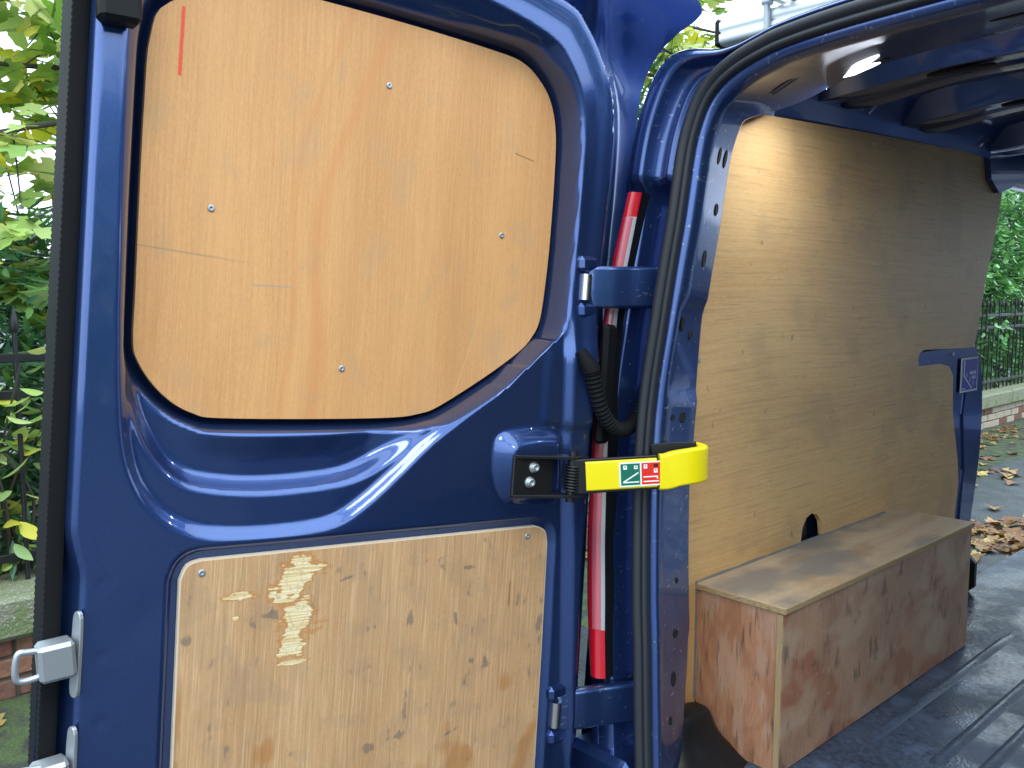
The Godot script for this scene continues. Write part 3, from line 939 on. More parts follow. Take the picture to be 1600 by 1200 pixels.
# ------------------------------------------------------------------ rear door, hinged at the left pillar and swung a little past square
func rear_door(van: Node3D) -> void:
	var o := deg_to_rad(96.0)
	var a := Vector3(0, cos(RAKE), -sin(RAKE))
	var u := Vector3(1, 0, 0) * cos(o) + Vector3(1, 0, 0).cross(a) * sin(o)
	var n := a.cross(u)
	var door := group_part("rear_door", van, Transform3D(Basis(-u, a, n), Vector3(-0.925, 1.142, 0.186)))
	door.set_meta("label", "open left rear door with two plywood boards screwed to its inner face")
	# outlines on the inner face: x runs from the free edge (-0.75) to the hinges (0), y up
	var win_pts := [Vector2(-.657, .496), Vector2(-.56, .545), Vector2(-.47, .551), Vector2(-.33, .556), Vector2(-.20, .557), Vector2(-.150, .553), Vector2(-.116, .535), Vector2(-.092, .508), Vector2(-.078, .465), Vector2(-.074, .40), Vector2(-.074, .30), Vector2(-.077, .23), Vector2(-.083, .172), Vector2(-.097, .143), Vector2(-.122, .118), Vector2(-.181, .078), Vector2(-.256, .034), Vector2(-.29, .022), Vector2(-.335, .016), Vector2(-.45, .013), Vector2(-.575, .013), Vector2(-.605, .018), Vector2(-.631, .031), Vector2(-.655, .053), Vector2(-.672, .078), Vector2(-.6785, .10), Vector2(-.679, .16), Vector2(-.680, .27), Vector2(-.680, .38), Vector2(-.677, .452)]
	var win := outline(win_pts, 4)
	var gap: PackedVector2Array = Geometry2D.offset_polygon(win, 0.007, Geometry2D.JOIN_ROUND)[0]
	var gap_s := PackedVector2Array()
	for p in gap:
		if gap_s.is_empty() or p.distance_to(gap_s[-1]) > 0.008:
			gap_s.append(p)
	var c1 := outline([Vector2(-.708, .50), Vector2(-.708, .327), Vector2(-.704, .195), Vector2(-.700, .082), Vector2(-.692, -.01), Vector2(-.676, -.061), Vector2(-.649, -.096), Vector2(-.612, -.118), Vector2(-.566, -.126), Vector2(-.502, -.127), Vector2(-.433, -.119), Vector2(-.388, -.094), Vector2(-.341, -.055), Vector2(-.291, -.011), Vector2(-.237, .027), Vector2(-.157, .087), Vector2(-.106, .131), Vector2(-.074, .168), Vector2(-.062, .21), Vector2(-.060, .28), Vector2(-.060, .36), Vector2(-.060, .44), Vector2(-.068, .50), Vector2(-.095, .548), Vector2(-.145, .582), Vector2(-.3, .605), Vector2(-.45, .612), Vector2(-.62, .605), Vector2(-.695, .57)], 4)
	var c2 := outline([Vector2(-.694, .46), Vector2(-.694, .30), Vector2(-.693, .15), Vector2(-.688, .06), Vector2(-.676, .015), Vector2(-.660, -.018), Vector2(-.637, -.046), Vector2(-.603, -.063), Vector2(-.532, -.071), Vector2(-.447, -.067), Vector2(-.393, -.056), Vector2(-.337, -.026), Vector2(-.285, .006), Vector2(-.235, .046), Vector2(-.165, .104), Vector2(-.115, .148), Vector2(-.082, .178), Vector2(-.069, .22), Vector2(-.067, .32), Vector2(-.067, .44), Vector2(-.078, .50), Vector2(-.108, .545), Vector2(-.155, .572), Vector2(-.3, .585), Vector2(-.47, .588), Vector2(-.62, .57), Vector2(-.685, .53)], 4)
	var low := PackedVector2Array([Vector2(-.066, -.62), Vector2(-.070, -.34)])
	for p in smooth_line([Vector2(-.074, -.172), Vector2(-.080, -.153), Vector2(-.098, -.145)], 4):
		low.append(p)
	for p in smooth_line([Vector2(-.600, -.153), Vector2(-.615, -.158), Vector2(-.622, -.174)], 4):
		low.append(p)
	low.append_array([Vector2(-.620, -.35), Vector2(-.616, -.62)])
	var low_rec: PackedVector2Array = Geometry2D.offset_polygon(low, 0.011, Geometry2D.JOIN_ROUND)[0]
	var low_s := PackedVector2Array()
	for p in low_rec:
		if low_s.is_empty() or p.distance_to(low_s[-1]) > 0.005:
			low_s.append(p)
	var ridge := outline([Vector2(.006, -.80), Vector2(.006, -.53), Vector2(-.008, -.126), Vector2(-.006, .117), Vector2(-.001, .259), Vector2(.004, .43), Vector2(-.001, .518), Vector2(-.025, .571), Vector2(-.063, .619), Vector2(-.115, .648), Vector2(-.30, .664), Vector2(-.60, .664), Vector2(-.80, .66), Vector2(-.85, .3), Vector2(-.85, -.3), Vector2(-.82, -.80)], 4)
	var bump := outline([Vector2(-.188, -.025), Vector2(-.176, -.002), Vector2(-.140, .006), Vector2(-.105, .008), Vector2(-.070, .002), Vector2(-.060, -.045), Vector2(-.064, -.10), Vector2(-.11, -.108), Vector2(-.155, -.105), Vector2(-.180, -.072)], 4)
	var fold := [Vector2(-.62, .012), Vector2(-.40, -.020), Vector2(-.20, -.036), Vector2(-.024, -.056), Vector2(.114, -.064), Vector2(.20, -.060)]
	var right := [Vector2(-.80, .068), Vector2(-.595, .062), Vector2(-.427, .052), Vector2(-.203, .049), Vector2(-.121, .046), Vector2(-.028, .056), Vector2(.104, .075), Vector2(.20, .088), Vector2(.295, .100), Vector2(.348, .104), Vector2(.427, .108), Vector2(.473, .109), Vector2(.526, .112), Vector2(.568, .116), Vector2(.604, .122), Vector2(.643, .131), Vector2(.669, .146), Vector2(.690, .166), Vector2(.703, .172), Vector2(.714, .160), Vector2(.722, .128)]
	var wob := fnl(3, 5.0, 2)
	var height := func(p: Vector2) -> float:
		var h := 0.0
		var d := 0.0
		if p.y > -0.16 and p.x < -0.02:
			var lowm := ss(0.20, 0.02, p.y) * ss(-0.10, -0.25, p.x)
			var diag := ss(-0.38, -0.28, p.x) * ss(0.54, 0.40, p.y)
			d = sdist(p, c1)
			h -= lerpf(0.013, 0.010, diag) * ss(lerpf(-0.006, -0.005, diag), lerpf(0.011, 0.009, diag), d)
			if d > -0.04:
				d = sdist(p, c2)
				h -= (0.021 + 0.003 * lowm) * (1.0 - diag) * ss(-0.010, 0.013, d) - 0.011 * lowm * (1.0 - diag) * ss(0.026, 0.075, d)
				if d > -0.02:
					d = sdist(p, gap_s)
					h = lerpf(h, -0.0625, ss(lerpf(-0.012, -0.008, diag), 0.004, d))
			# raised strip continues below the window as a soft fold
		if p.y < 0.22:
			var fx := table(fold, p.y)
			h += 0.011 * ss(-0.010, 0.010, p.x - fx) * ss(0.22, 0.12, p.y)
		h += 0.005 * ss(-0.115, -0.088, p.x) * ss(0.15, 0.11, p.y) * ss(0.0, 0.02, p.y)
		if p.y < -0.10:
			d = sdist(p, low_s)
			h -= 0.010 * ss(-0.007, 0.003, d)
		if p.x > -0.24 and p.x < -0.02 and absf(p.y + 0.05) < 0.12:
			d = sdist(p, bump)
			h += 0.026 * ss(-0.004, 0.024, d)
		if p.x > -0.2 or p.y > 0.55:
			d = sdist(p, ridge)
			h += 0.004 * ss(0.03, 0.0, absf(d - 0.012))
			h += 0.085 * pow(ss(0.56, 0.735, p.y), 1.5) * ss(0.0, -0.05, d)
			h -= 0.048 * ss(0.006, -0.007, d) + 0.018 * ss(-0.006, -0.10, d) - 0.0015 * exp(-pow((d + 0.06) / 0.004, 2.0))
		# free edge: rounded shoulder and flange, stepped in by the lock
		var fe := -0.7435 + 0.012 * ss(-0.10, -0.17, p.y)
		h -= 0.030 * ss(fe + 0.006, fe - 0.010, p.x)
		# shallow dimples from welds
		for q in [Vector2(-.708, -.168), Vector2(-.705, -.25), Vector2(-.703, -.326), Vector2(-.666, -.228), Vector2(-.655, -.205)]:
			var r := p.distance_to(q)
			h -= 0.0010 * exp(-r * r / (0.000045 if q.x < -0.7 else 0.0006))
		h += 0.0006 * wob.get_noise_2d(p.x, p.y)
		return h
	var nx := 230
	var ny := 370
	var rows := []
	for i in ny:
		var v := lerpf(-0.70, 0.722, float(i) / (ny - 1))
		var rr := table(right, v)
		var row := PackedVector3Array()
		for j in nx:
			var x := lerpf(-0.763, rr, float(j) / (nx - 1))
			row.append(Vector3(x, v, height.call(Vector2(x, v))))
		rows.append(row)
	put("inner_panel", skin(rows, true), M.paint, door)
	# outer skin, wrapping past the hinge side at the top
	var skin_out := PackedVector2Array([Vector2(-0.756, -0.70), Vector2(-0.756, 0.66)])
	for i in range(right.size() - 1, -1, -1):
		skin_out.append(Vector2(right[i].y + 0.004, clampf(right[i].x, -0.70, 0.66)))
	put("outer_skin", panel(skin_out, -0.072, -0.095, 0.004), M.paint, door)
	# black glass behind the window board, then the board and its screws
	put("window_pane", panel(gap_s, -0.0655, -0.0715, 0.001), M.black, door)
	put("window_board", panel(win, -0.046, -0.055, 0.0012), M.ply_window, door, "pale plywood board over the door window, red crayon line at its left")
	var rim: PackedVector2Array = Geometry2D.offset_polygon(low, 0.0022, Geometry2D.JOIN_ROUND)[0]
	put("board_edge", panel(rim, -0.0022, -0.0092, 0.0006), M.raw_edge, door)
	put("lower_board", panel(low, -0.001, -0.009, 0.0012), M.ply_lower, door, "worn plywood board with torn patches on the lower door")
	var head := lathe([Vector2(0.0046, 0.0), Vector2(0.0046, 0.0006), Vector2(0.0038, 0.0014), Vector2(0.0018, 0.0016), Vector2(0.0014, 0.0004), Vector2(0.0, 0.0004)], 12)
	for q in [Vector3(-.598, .267, -.046), Vector3(-.370, .467, -.046), Vector3(-.167, .292, -.046), Vector3(-.414, .081, -.046), Vector3(-.599, -.167, -.001), Vector3(-.113, -.158, -.001)]:
		var s := put("screw", head, M.zinc, door)
		s.position = q
		s.rotation.x = PI / 2
	# rubber weatherstrip on the free edge, finely ribbed
	var ws := []
	for i in 401:
		var v := lerpf(-0.70, 0.70, i / 400.0)
		var wig := 0.0005 if i % 2 == 0 else -0.0005
		var fx := -0.7525 + 0.003 * ss(0.0, -0.5, v)
		var row := PackedVector3Array()
		for q in [Vector2(0.007, -0.05), Vector2(0.0075, -0.018), Vector2(0.0068, -0.0155), Vector2(0.0, -0.0150), Vector2(-0.0115, -0.0150), Vector2(-0.0128, -0.017), Vector2(-0.013, -0.075)]:
			row.append(Vector3(fx + q.x * 0.9 + (wig if q.x < 0 else 0.0), v, q.y + wig))
		ws.append(row)
	put("weatherstrip", skin(ws, false), M.rubber, door)
	var er := put("edge_rubber", box(Vector3(0.038, 0.19, 0.014), 0.006), M.rubber, door)
	er.position = Vector3(0.020, 0.078, 0.004)
	er.rotation.y = 0.35
	# guide block near the top of the free edge
	var gb := put("guide_block", box(Vector3(0.042, 0.11, 0.03), 0.005), M.black, door)
	gb.position = Vector3(-0.727, 0.492, 0.013)
	gb.rotation.z = 0.08
	# zinc latches on the free edge
	for q in [[-0.244, 1.0], [-0.372, 0.8]]:
		var l := put("latch", box(Vector3(0.036, 0.040 * q[1], 0.030), 0.004), M.zinc, door)
		l.position = Vector3(-0.752, q[0], 0.006)
		l.rotation.z = 0.12
		var pl := put("latch_plate", panel(outline([Vector2(-0.007, -0.052), Vector2(0.007, -0.052), Vector2(0.009, -0.02), Vector2(0.009, 0.03), Vector2(0.006, 0.054), Vector2(-0.006, 0.054), Vector2(-0.009, 0.03), Vector2(-0.009, -0.02)], 3), 0.002, -0.002, 0.0008), M.zinc, door)
		pl.position = Vector3(-0.7315, q[0] + 0.001, 0.004)
		pl.rotation.y = -1.2
		pl.scale = Vector3(0.85, 0.85, 1)
		var loop := tube(smooth_line([Vector3(-0.762, q[0] + 0.013, 0.01), Vector3(-0.780, q[0] + 0.013, 0.01), Vector3(-0.789, q[0] + 0.011, 0.01), Vector3(-0.790, q[0] - 0.012, 0.01), Vector3(-0.782, q[0] - 0.018, 0.01), Vector3(-0.762, q[0] - 0.014, 0.01)], 5), 0.0036, 8)
		put("latch_loop", loop, M.zinc, door)

func right_door(van: Node3D) -> void:
	var o := 0.0   # shut
	var a := Vector3(0, cos(RAKE), -sin(RAKE))
	var u := Vector3(-1, 0, 0) * cos(o) + Vector3(1, 0, 0).cross(a) * sin(o)
	var n := u.cross(a)
	var door := group_part("rear_door", van, Transform3D(Basis(u, a, u.cross(a)), Vector3(0.925, 1.142, 0.165)))
	if n.x > 0:
		door.transform.basis = Basis(-u, a, (-u).cross(a))
	var sgn := 1.0 if n.x <= 0 else -1.0
	put("outer_skin", panel(PackedVector2Array([Vector2(0.0, -0.7), Vector2(0.915 * sgn, -0.7), Vector2(0.915 * sgn, 0.6), Vector2(0.12, 0.6), Vector2(0.0, 0.45)]), -0.01, -0.09, 0.01), M.paint, door)
	put("window_board", panel(PackedVector2Array([Vector2(0.08 * sgn, 0.03), Vector2(0.67 * sgn, 0.03), Vector2(0.67 * sgn, 0.55), Vector2(0.08 * sgn, 0.55)]), 0.0, -0.009, 0.001), M.ply_window, door)
	put("lower_board", panel(PackedVector2Array([Vector2(0.07 * sgn, -0.6), Vector2(0.62 * sgn, -0.6), Vector2(0.62 * sgn, -0.15), Vector2(0.07 * sgn, -0.15)]), 0.0, -0.009, 0.001), M.ply_lower, door)

# ------------------------------------------------------------------ plywood side lining and what is on the left side
func side_lining(van: Node3D) -> void:
	# outline in (z, y); the board stands at x = -0.87
	var pts := [Vector2(-0.008, 1.58), Vector2(-0.055, 1.671), Vector2(-0.171, 1.676), Vector2(-0.6, 1.694), Vector2(-1.287, 1.717), Vector2(-1.32, 1.705), Vector2(-1.375, 1.634), Vector2(-1.345, 1.53), Vector2(-1.29, 1.394), Vector2(-1.245, 1.243), Vector2(-1.238, 1.226), Vector2(-1.20, 1.222), Vector2(-0.925, 1.229), Vector2(-0.900, 1.222), Vector2(-0.892, 1.205), Vector2(-0.900, 1.190), Vector2(-1.03, 1.189), Vector2(-1.08, 1.180), Vector2(-1.107, 1.155), Vector2(-1.115, 1.066), Vector2(-1.165, 0.93), Vector2(-1.178, 0.87), Vector2(-1.165, 0.79), Vector2(-1.16, 0.585), Vector2(-0.466, 0.585), Vector2(-0.465, 0.861), Vector2(-0.457, 0.895), Vector2(-0.44, 0.912), Vector2(-0.417, 0.918), Vector2(-0.398, 0.912), Vector2(-0.384, 0.895), Vector2(-0.377, 0.862), Vector2(-0.376, 0.585), Vector2(0.082, 0.585)]
	# turned so that local x = -z: (x, y) -> world (-0.87, y, -x)
	var poly := PackedVector2Array()
	for p in pts:
		poly.append(Vector2(-p.x, p.y))
	var t := Transform3D(Basis(Vector3(0, 0, -1), Vector3(0, 1, 0), Vector3(1, 0, 0)), Vector3(-0.87, 0, 0))
	var b := put("plywood_lining", panel(poly, 0.0, -0.009, 0.0012), M.ply_wall, van, "tan plywood sheet lining the left inside of the van")
	b.transform = t
	var head := lathe([Vector2(0.0045, 0.0), Vector2(0.0042, 0.0012), Vector2(0.002, 0.0016), Vector2(0.0, 0.0008)], 10)
	for q in [Vector2(-1.26, 1.695), Vector2(-0.02, 1.25), Vector2(-0.62, 1.675), Vector2(-1.215, 1.25), Vector2(-0.045, 0.80), Vector2(-1.10, 1.21)]:
		var s := put("screw", head, M.zinc, b)
		s.position = Vector3(-q.x, q.y, 0)
		s.rotation.x = PI / 2
	# moulded plastic seen through the cut-out above the wheel arch
	var arch := put("arch_moulding", lathe([Vector2(0.055, -0.34), Vector2(0.052, 0.0), Vector2(0.04, 0.025), Vector2(0.018, 0.036), Vector2(0.0, 0.038)], 18), M.black, van)
	arch.position = Vector3(-0.938, 0.885, -0.42)
	# pillar between lining and sliding door, with the arm that runs into the cut-out
	var pc := PackedVector2Array()
	for p in smooth_line([Vector2(0.885, 1.222), Vector2(0.87, 1.205), Vector2(0.885, 1.186), Vector2(1.03, 1.184), Vector2(1.085, 1.173), Vector2(1.108, 1.15), Vector2(1.118, 1.066), Vector2(1.165, 0.93), Vector2(1.178, 0.87), Vector2(1.165, 0.79), Vector2(1.158, 0.70), Vector2(1.158, 0.58)], 3):
		pc.append(p)
	for p in smooth_line([Vector2(1.285, 0.58), Vector2(1.288, 0.75), Vector2(1.30, 0.80), Vector2(1.325, 0.93), Vector2(1.328, 1.02), Vector2(1.318, 1.12), Vector2(1.30, 1.18), Vector2(1.27, 1.21), Vector2(1.238, 1.226)], 3):
		pc.append(p)
	var pillar := put("door_pillar", panel(pc, -0.004, -0.06, 0.010), M.jamb, van, "dark blue pillar beside the plywood lining with a blue sticker")
	pillar.transform = t
	var pl2 := put("trim_channel", panel(PackedVector2Array([Vector2(1.19, 0.75), Vector2(1.27, 0.75), Vector2(1.285, 1.05), Vector2(1.262, 1.115), Vector2(1.19, 1.115), Vector2(1.178, 1.05), Vector2(1.205, 0.9)]), 0.0015, -0.006, 0.004), M.inner_paint, pillar)
	pl2.position = Vector3.ZERO
	# sticker: white frame, blue field, white seat-belt line and rows of small print
	var im := Image.create(128, 128, false, Image.FORMAT_RGB8)
	im.fill(Color(0.78, 0.8, 0.84))
	im.fill_rect(Rect2i(7, 7, 114, 114), Color(0.06, 0.12, 0.68))
	for k in 128:
		var y := k
		var x := 18 if k < 66 else 18 + int((k - 66) * 1.25)
		if k > 8 and k < 116:
			im.fill_rect(Rect2i(x, y, 7, 2), Color(0.85, 0.87, 0.92))
	for q in [[66, 52, 7, 12], [75, 52, 7, 12], [84, 52, 7, 12], [95, 52, 7, 12], [104, 52, 7, 12], [82, 70, 7, 12], [92, 70, 7, 12], [102, 70, 7, 12], [40, 58, 4, 16], [66, 74, 4, 18], [90, 90, 4, 16], [12, 113, 24, 4]]:
		im.fill_rect(Rect2i(q[0], q[1], q[2], q[3]), Color(0.8, 0.83, 0.92))
	for k in 20:
		im.fill_rect(Rect2i(66 + k, 34 - int(9.0 * sin(k / 20.0 * PI)), 2, 2), Color(0.25, 0.3, 0.7))
		im.fill_rect(Rect2i(86 + k, 34 + int(4.0 * sin(k / 20.0 * PI)), 2, 2), Color(0.25, 0.3, 0.7))
	var smt := mat(Color(1, 1, 1), 0.6)
	smt.albedo_texture = ImageTexture.create_from_image(im)
	var sk := put("sticker", panel(PackedVector2Array([Vector2(1.150, 1.108), Vector2(1.262, 1.108), Vector2(1.258, 1.197), Vector2(1.150, 1.197)]), 0.0035, 0.0015, 0.0), smt, pillar, "blue sticker with white border and seat belt line")
	sk.position = Vector3.ZERO
	# catch at the foot of the pillar
	var cat := put("door_catch", box(Vector3(0.05, 0.10, 0.05), 0.018), M.black, van)
	cat.position = Vector3(-0.845, 0.63, -1.19)
	# rounded floor moulding in the rear corner
	var rows := []
	for i in 13:
		var a := i / 12.0 * PI / 2
		var ring := PackedVector3Array()
		for j in 20:
			var an := TAU * j / 20.0
			var sq := pow(pow(absf(cos(an)), 3.0) + pow(absf(sin(an)), 3.0), -1.0 / 3.0)
			ring.append(Vector3(cos(an) * sq * (0.031 * pow(cos(a), 0.3) + 0.055 * pow(1.0 - sin(a), 3.0)), sin(a) * 0.092, sin(an) * sq * (0.06 * pow(cos(a), 0.3) + 0.05 * pow(1.0 - sin(a), 3.0))))
		rows.append(ring)
	var mo := put("corner_moulding", skin(rows, true, true), M.black, van)
	mo.position = Vector3(-0.832, 0.578, 0.045)

# ------------------------------------------------------------------ fittings of the van: strap, hinges, lamp, light, cable
func fittings(van: Node3D) -> void:
	# check strap: bracket on the door, black link, yellow sleeve hooked behind the seal
	var cs := group_part("check_strap", van)
	cs.set_meta("label", "yellow door check strap with red and green sticker")
	var door: Node3D = van.get_node("rear_door")
	var dt := door.transform
	var d := func(x: float, y: float, z: float) -> Vector3: return dt * Vector3(x, y, z)
	var bp := put("bracket", box(Vector3(0.075, 0.058, 0.006), 0.0015), M.black_metal, cs)
	bp.transform = Transform3D(dt.basis, d.call(-0.136, -0.060, 0.030))
	for y in [-0.031, -0.089]:
		var fl := put("bracket_flange", panel(PackedVector2Array([Vector2(-0.172, 0.027), Vector2(-0.085, 0.027), Vector2(-0.060, 0.040), Vector2(-0.060, 0.056), Vector2(-0.085, 0.058), Vector2(-0.11, 0.050), Vector2(-0.172, 0.034)]), -0.002, 0.002, 0.0006), M.black_metal, cs)
		fl.transform = Transform3D(dt.basis * Basis(Vector3(1, 0, 0), Vector3(0, 0, 1), Vector3(0, -1, 0)), d.call(0, y, 0))
	for q in [[-0.137, -0.047], [-0.143, -0.069]]:
		var bo := put("bolt", lathe([Vector2(0.0085, 0.0), Vector2(0.0085, 0.002), Vector2(0.0062, 0.0035), Vector2(0.006, 0.0065), Vector2(0.0035, 0.007), Vector2(0.003, 0.004), Vector2(0.0, 0.004)], 14), M.zinc, cs)
		bo.transform = Transform3D(dt.basis * Basis(Vector3.RIGHT, PI / 2), d.call(q[0], q[1], 0.033))
	var pin_at: Vector3 = d.call(-0.075, -0.060, 0.048)
	var ax := dt.basis.y
	var pin := put("hinge_pin", tube([pin_at - ax * 0.038, pin_at + ax * 0.038], 0.0075, 12), M.black_metal, cs)
	pin.position = Vector3.ZERO
	var coil := []
	for i in 145:
		var an := i / 144.0 * TAU * 9.0
		coil.append(pin_at + ax * lerpf(-0.022, 0.018, i / 144.0) + (dt.basis.x * cos(an) + dt.basis.z * sin(an)) * 0.0105)
	put("spring", tube(coil, 0.0018, 5), M.black_metal, cs)
	# strap path, in plan, from the pin to beyond the seal
	var p0 := pin_at + Vector3(0.004, 0, 0)
	var p1 := Vector3(-0.802, 1.096, 0.176)
	var p2 := Vector3(-0.752, 1.110, 0.138)
	var dirv := (p1 - p0).normalized()
	var ribbon := func(path: Array, hh: float, th: float, b: float) -> ArrayMesh:
		var rows := []
		for i in path.size():
			var t: Vector3 = (path[mini(i + 1, path.size() - 1)] - path[maxi(i - 1, 0)]).normalized()
			var s := t.cross(Vector3.UP).normalized()
			var up := s.cross(t)
			var row := PackedVector3Array()
			for q in [Vector2(-th, -hh + b), Vector2(-th, hh - b), Vector2(-th + b * 0.3, hh - b * 0.3), Vector2(-th + b, hh), Vector2(th - b, hh), Vector2(th - b * 0.3, hh - b * 0.3), Vector2(th, hh - b), Vector2(th, -hh + b), Vector2(th - b * 0.3, -hh + b * 0.3), Vector2(th - b, -hh), Vector2(-th + b, -hh), Vector2(-th + b * 0.3, -hh + b * 0.3)]:
				row.append(path[i] + s * q.x + up * q.y)
			rows.append(row)
		return skin(rows, false, true, true)
	put("link", ribbon.call([p0, p0.lerp(p1, 0.5), p1], 0.026, 0.0035, 0.0015), M.black_metal, cs)
	var y0 := p0.lerp(p1, 0.14)
	put("sleeve", ribbon.call([y0, y0.lerp(p1, 0.02), y0.lerp(p1, 0.5), p1], 0.0222, 0.0065, 0.003), M.yellow, cs)
	var hook := smooth_line([p1 + dirv * 0.004, p1 + dirv * 0.016, Vector3(-0.783, 1.101, 0.154), Vector3(-0.771, 1.104, 0.138), Vector3(-0.766, 1.105, 0.122), Vector3(-0.769, 1.105, 0.106), Vector3(-0.781, 1.105, 0.094), Vector3(-0.797, 1.105, 0.088)], 5)
	put("hook_sleeve", ribbon.call(hook, 0.0268, 0.008, 0.004), M.yellow, cs)
	put("hook_plate", ribbon.call([Vector3(-0.835, 1.100, 0.142), Vector3(-0.81, 1.104, 0.122), Vector3(-0.782, 1.106, 0.102)], 0.030, 0.003, 0.001), M.black_metal, cs)
	# sticker on the sleeve: green half, red half, white marks
	var im := Image.create(160, 96, false, Image.FORMAT_RGB8)
	im.fill(Color(0.9, 0.92, 0.9))
	im.fill_rect(Rect2i(6, 6, 72, 84), Color(0.02, 0.42, 0.33))
	im.fill_rect(Rect2i(84, 6, 70, 84), Color(0.86, 0.16, 0.10))
	im.fill_rect(Rect2i(14, 76, 60, 5), Color(0.95, 0.95, 0.95))
	for k in 56:
		im.fill_rect(Rect2i(14 + k, 74 - int(k * 0.62), 3, 5), Color(0.95, 0.95, 0.95))
	im.fill_rect(Rect2i(90, 76, 58, 5), Color(0.95, 0.95, 0.95))
	im.fill_rect(Rect2i(90, 58, 52, 5), Color(0.95, 0.95, 0.95))
	im.fill_rect(Rect2i(140, 58, 5, 12), Color(0.95, 0.95, 0.95))
	for q in [[16, 12, 14, 16], [56, 14, 14, 14], [92, 12, 14, 16], [130, 30, 14, 16]]:
		im.fill_rect(Rect2i(q[0], q[1], q[2], q[3]), Color(0.93, 0.93, 0.95))
		im.fill_rect(Rect2i(q[0] + 4, q[1] + 4, 6, 4), Color(0.2, 0.25, 0.3))
	im.fill_rect(Rect2i(130, 12, 16, 12), Color(0.25, 0.05, 0.04))
	var sm := mat(Color(1, 1, 1), 0.4)
	sm.albedo_texture = ImageTexture.create_from_image(im)
	var nrm := dirv.cross(Vector3.UP).normalized()
	if nrm.dot(Vector3(1, 0, 1)) < 0:
		nrm = -nrm
	var st := put("sticker", panel(PackedVector2Array([Vector2(-0.032, -0.0185), Vector2(0.032, -0.0185), Vector2(0.032, 0.0185), Vector2(-0.032, 0.0185)]), 0.0006, 0.0, 0.0), sm, cs, "small sticker with a green half and a red half")
	st.transform = Transform3D(Basis(dirv, nrm.cross(dirv), nrm), y0.lerp(p1, 0.765) + nrm * 0.0068)

	# body hinges
	for y in [1.371, 0.70]:
		var hg := group_part("door_hinge", van)
		var arm := []
		for q in [Vector3(-0.948, 0, 0.186), Vector3(-0.935, 0, 0.185), Vector3(-0.915, 0, 0.155), Vector3(-0.90, 0, 0.12), Vector3(-0.872, 0, 0.075), Vector3(-0.85, 0, 0.055)]:
			arm.append(q + Vector3(0, y, 0.0 if y > 1 else 0.062))
		put("hinge_arm", ribbon.call(smooth_line(arm, 4), 0.033, 0.011, 0.006), M.jamb, hg)
		var hp: Vector3 = arm[1] + Vector3(0.008, 0.0, 0.014)
		put("hinge_pin", tube([hp - ax * 0.02, hp + ax * 0.02], 0.009, 12), M.steel, hg)
		var kn := put("knuckle", box(Vector3(0.04, 0.024, 0.04), 0.006), M.jamb, hg)
		kn.position = arm[1] + Vector3(-0.005, 0.036, 0.01)
		var kn2 := put("knuckle", box(Vector3(0.04, 0.024, 0.04), 0.006), M.jamb, hg)
		kn2.position = arm[1] + Vector3(-0.005, -0.036, 0.01)
	# tail lamp on the body corner
	var tl := group_part("tail_lamp", van)
	tl.set_meta("label", "tall narrow red and clear tail lamp")
	var glass := func(c: Color, r: float) -> StandardMaterial3D:
		var m := mat(c, r)
		m.clearcoat_enabled = true
		m.clearcoat = 1.0
		m.clearcoat_roughness = 0.03
		return m
	var red: StandardMaterial3D = glass.call(lin(0.55, 0.005, 0.02), 0.25)
	var pink: StandardMaterial3D = glass.call(lin(0.55, 0.12, 0.16), 0.25)
	var clear: StandardMaterial3D = glass.call(lin(0.45, 0.48, 0.52), 0.2)
	clear.metallic = 0.1
	var lx := [Vector2(-.405, -.931), Vector2(-.347, -.942), Vector2(-.291, -.951), Vector2(-.19, -.961), Vector2(-.03, -.967), Vector2(.15, -.963), Vector2(.28, -.950), Vector2(.385, -.927)]
	var rx := [Vector2(-.405, -.901), Vector2(-.337, -.909), Vector2(-.281, -.914), Vector2(-.184, -.924), Vector2(-.06, -.932), Vector2(.06, -.936), Vector2(.189, -.933), Vector2(.281, -.918), Vector2(.356, -.906), Vector2(.385, -.901)]
	var lens := func(ta: float, tb: float, f0: float, f1: float, ribbed: float, m: Material, nm: String):
		var rows := []
		var cnt := int((tb - ta) / 0.0024) + 2
		for i in cnt:
			var t := lerpf(ta, tb, i / float(cnt - 1))
			var xl := table(lx, t)
			var xr := table(rx, t)
			var row := PackedVector3Array()
			for k in 9:
				var f := lerpf(f0, f1, k / 8.0)
				var bb := 0.006 - 0.013 * maxf(0.0, 1.0 - pow(absf(2.0 * f - 1.0), 2.5))
				row.append(rk(lerpf(xl, xr, f), t, bb + (ribbed if i % 2 == 0 else -ribbed)))
			rows.append(row)
		put(nm, skin(rows, false), m, tl)
	lens.call(-0.402, -0.325, 0.0, 1.0, 0.0, red, "red_lens")
	lens.call(0.345, 0.383, 0.0, 1.0, 0.0, red, "red_lens")
	lens.call(-0.325, 0.345, 0.0, 0.25, 0.0, clear, "clear_lens")
	lens.call(-0.325, 0.345, 0.25, 0.55, 0.0, red, "red_lens")
	lens.call(-0.325, 0.345, 0.55, 0.90, 0.0008, pink, "pink_lens")
	lens.call(-0.325, 0.345, 0.90, 1.0, 0.0004, clear, "clear_lens")
	var hs := []
	for i in 40:
		var t := lerpf(-0.402, 0.383, i / 39.0)
		var x := table(rx, t)
		hs.append(PackedVector3Array([rk(x + 0.0006, t, 0.0055), rk(x + 0.001, t, 0.045)]))
	put("housing", skin(hs, true), M.black, tl)
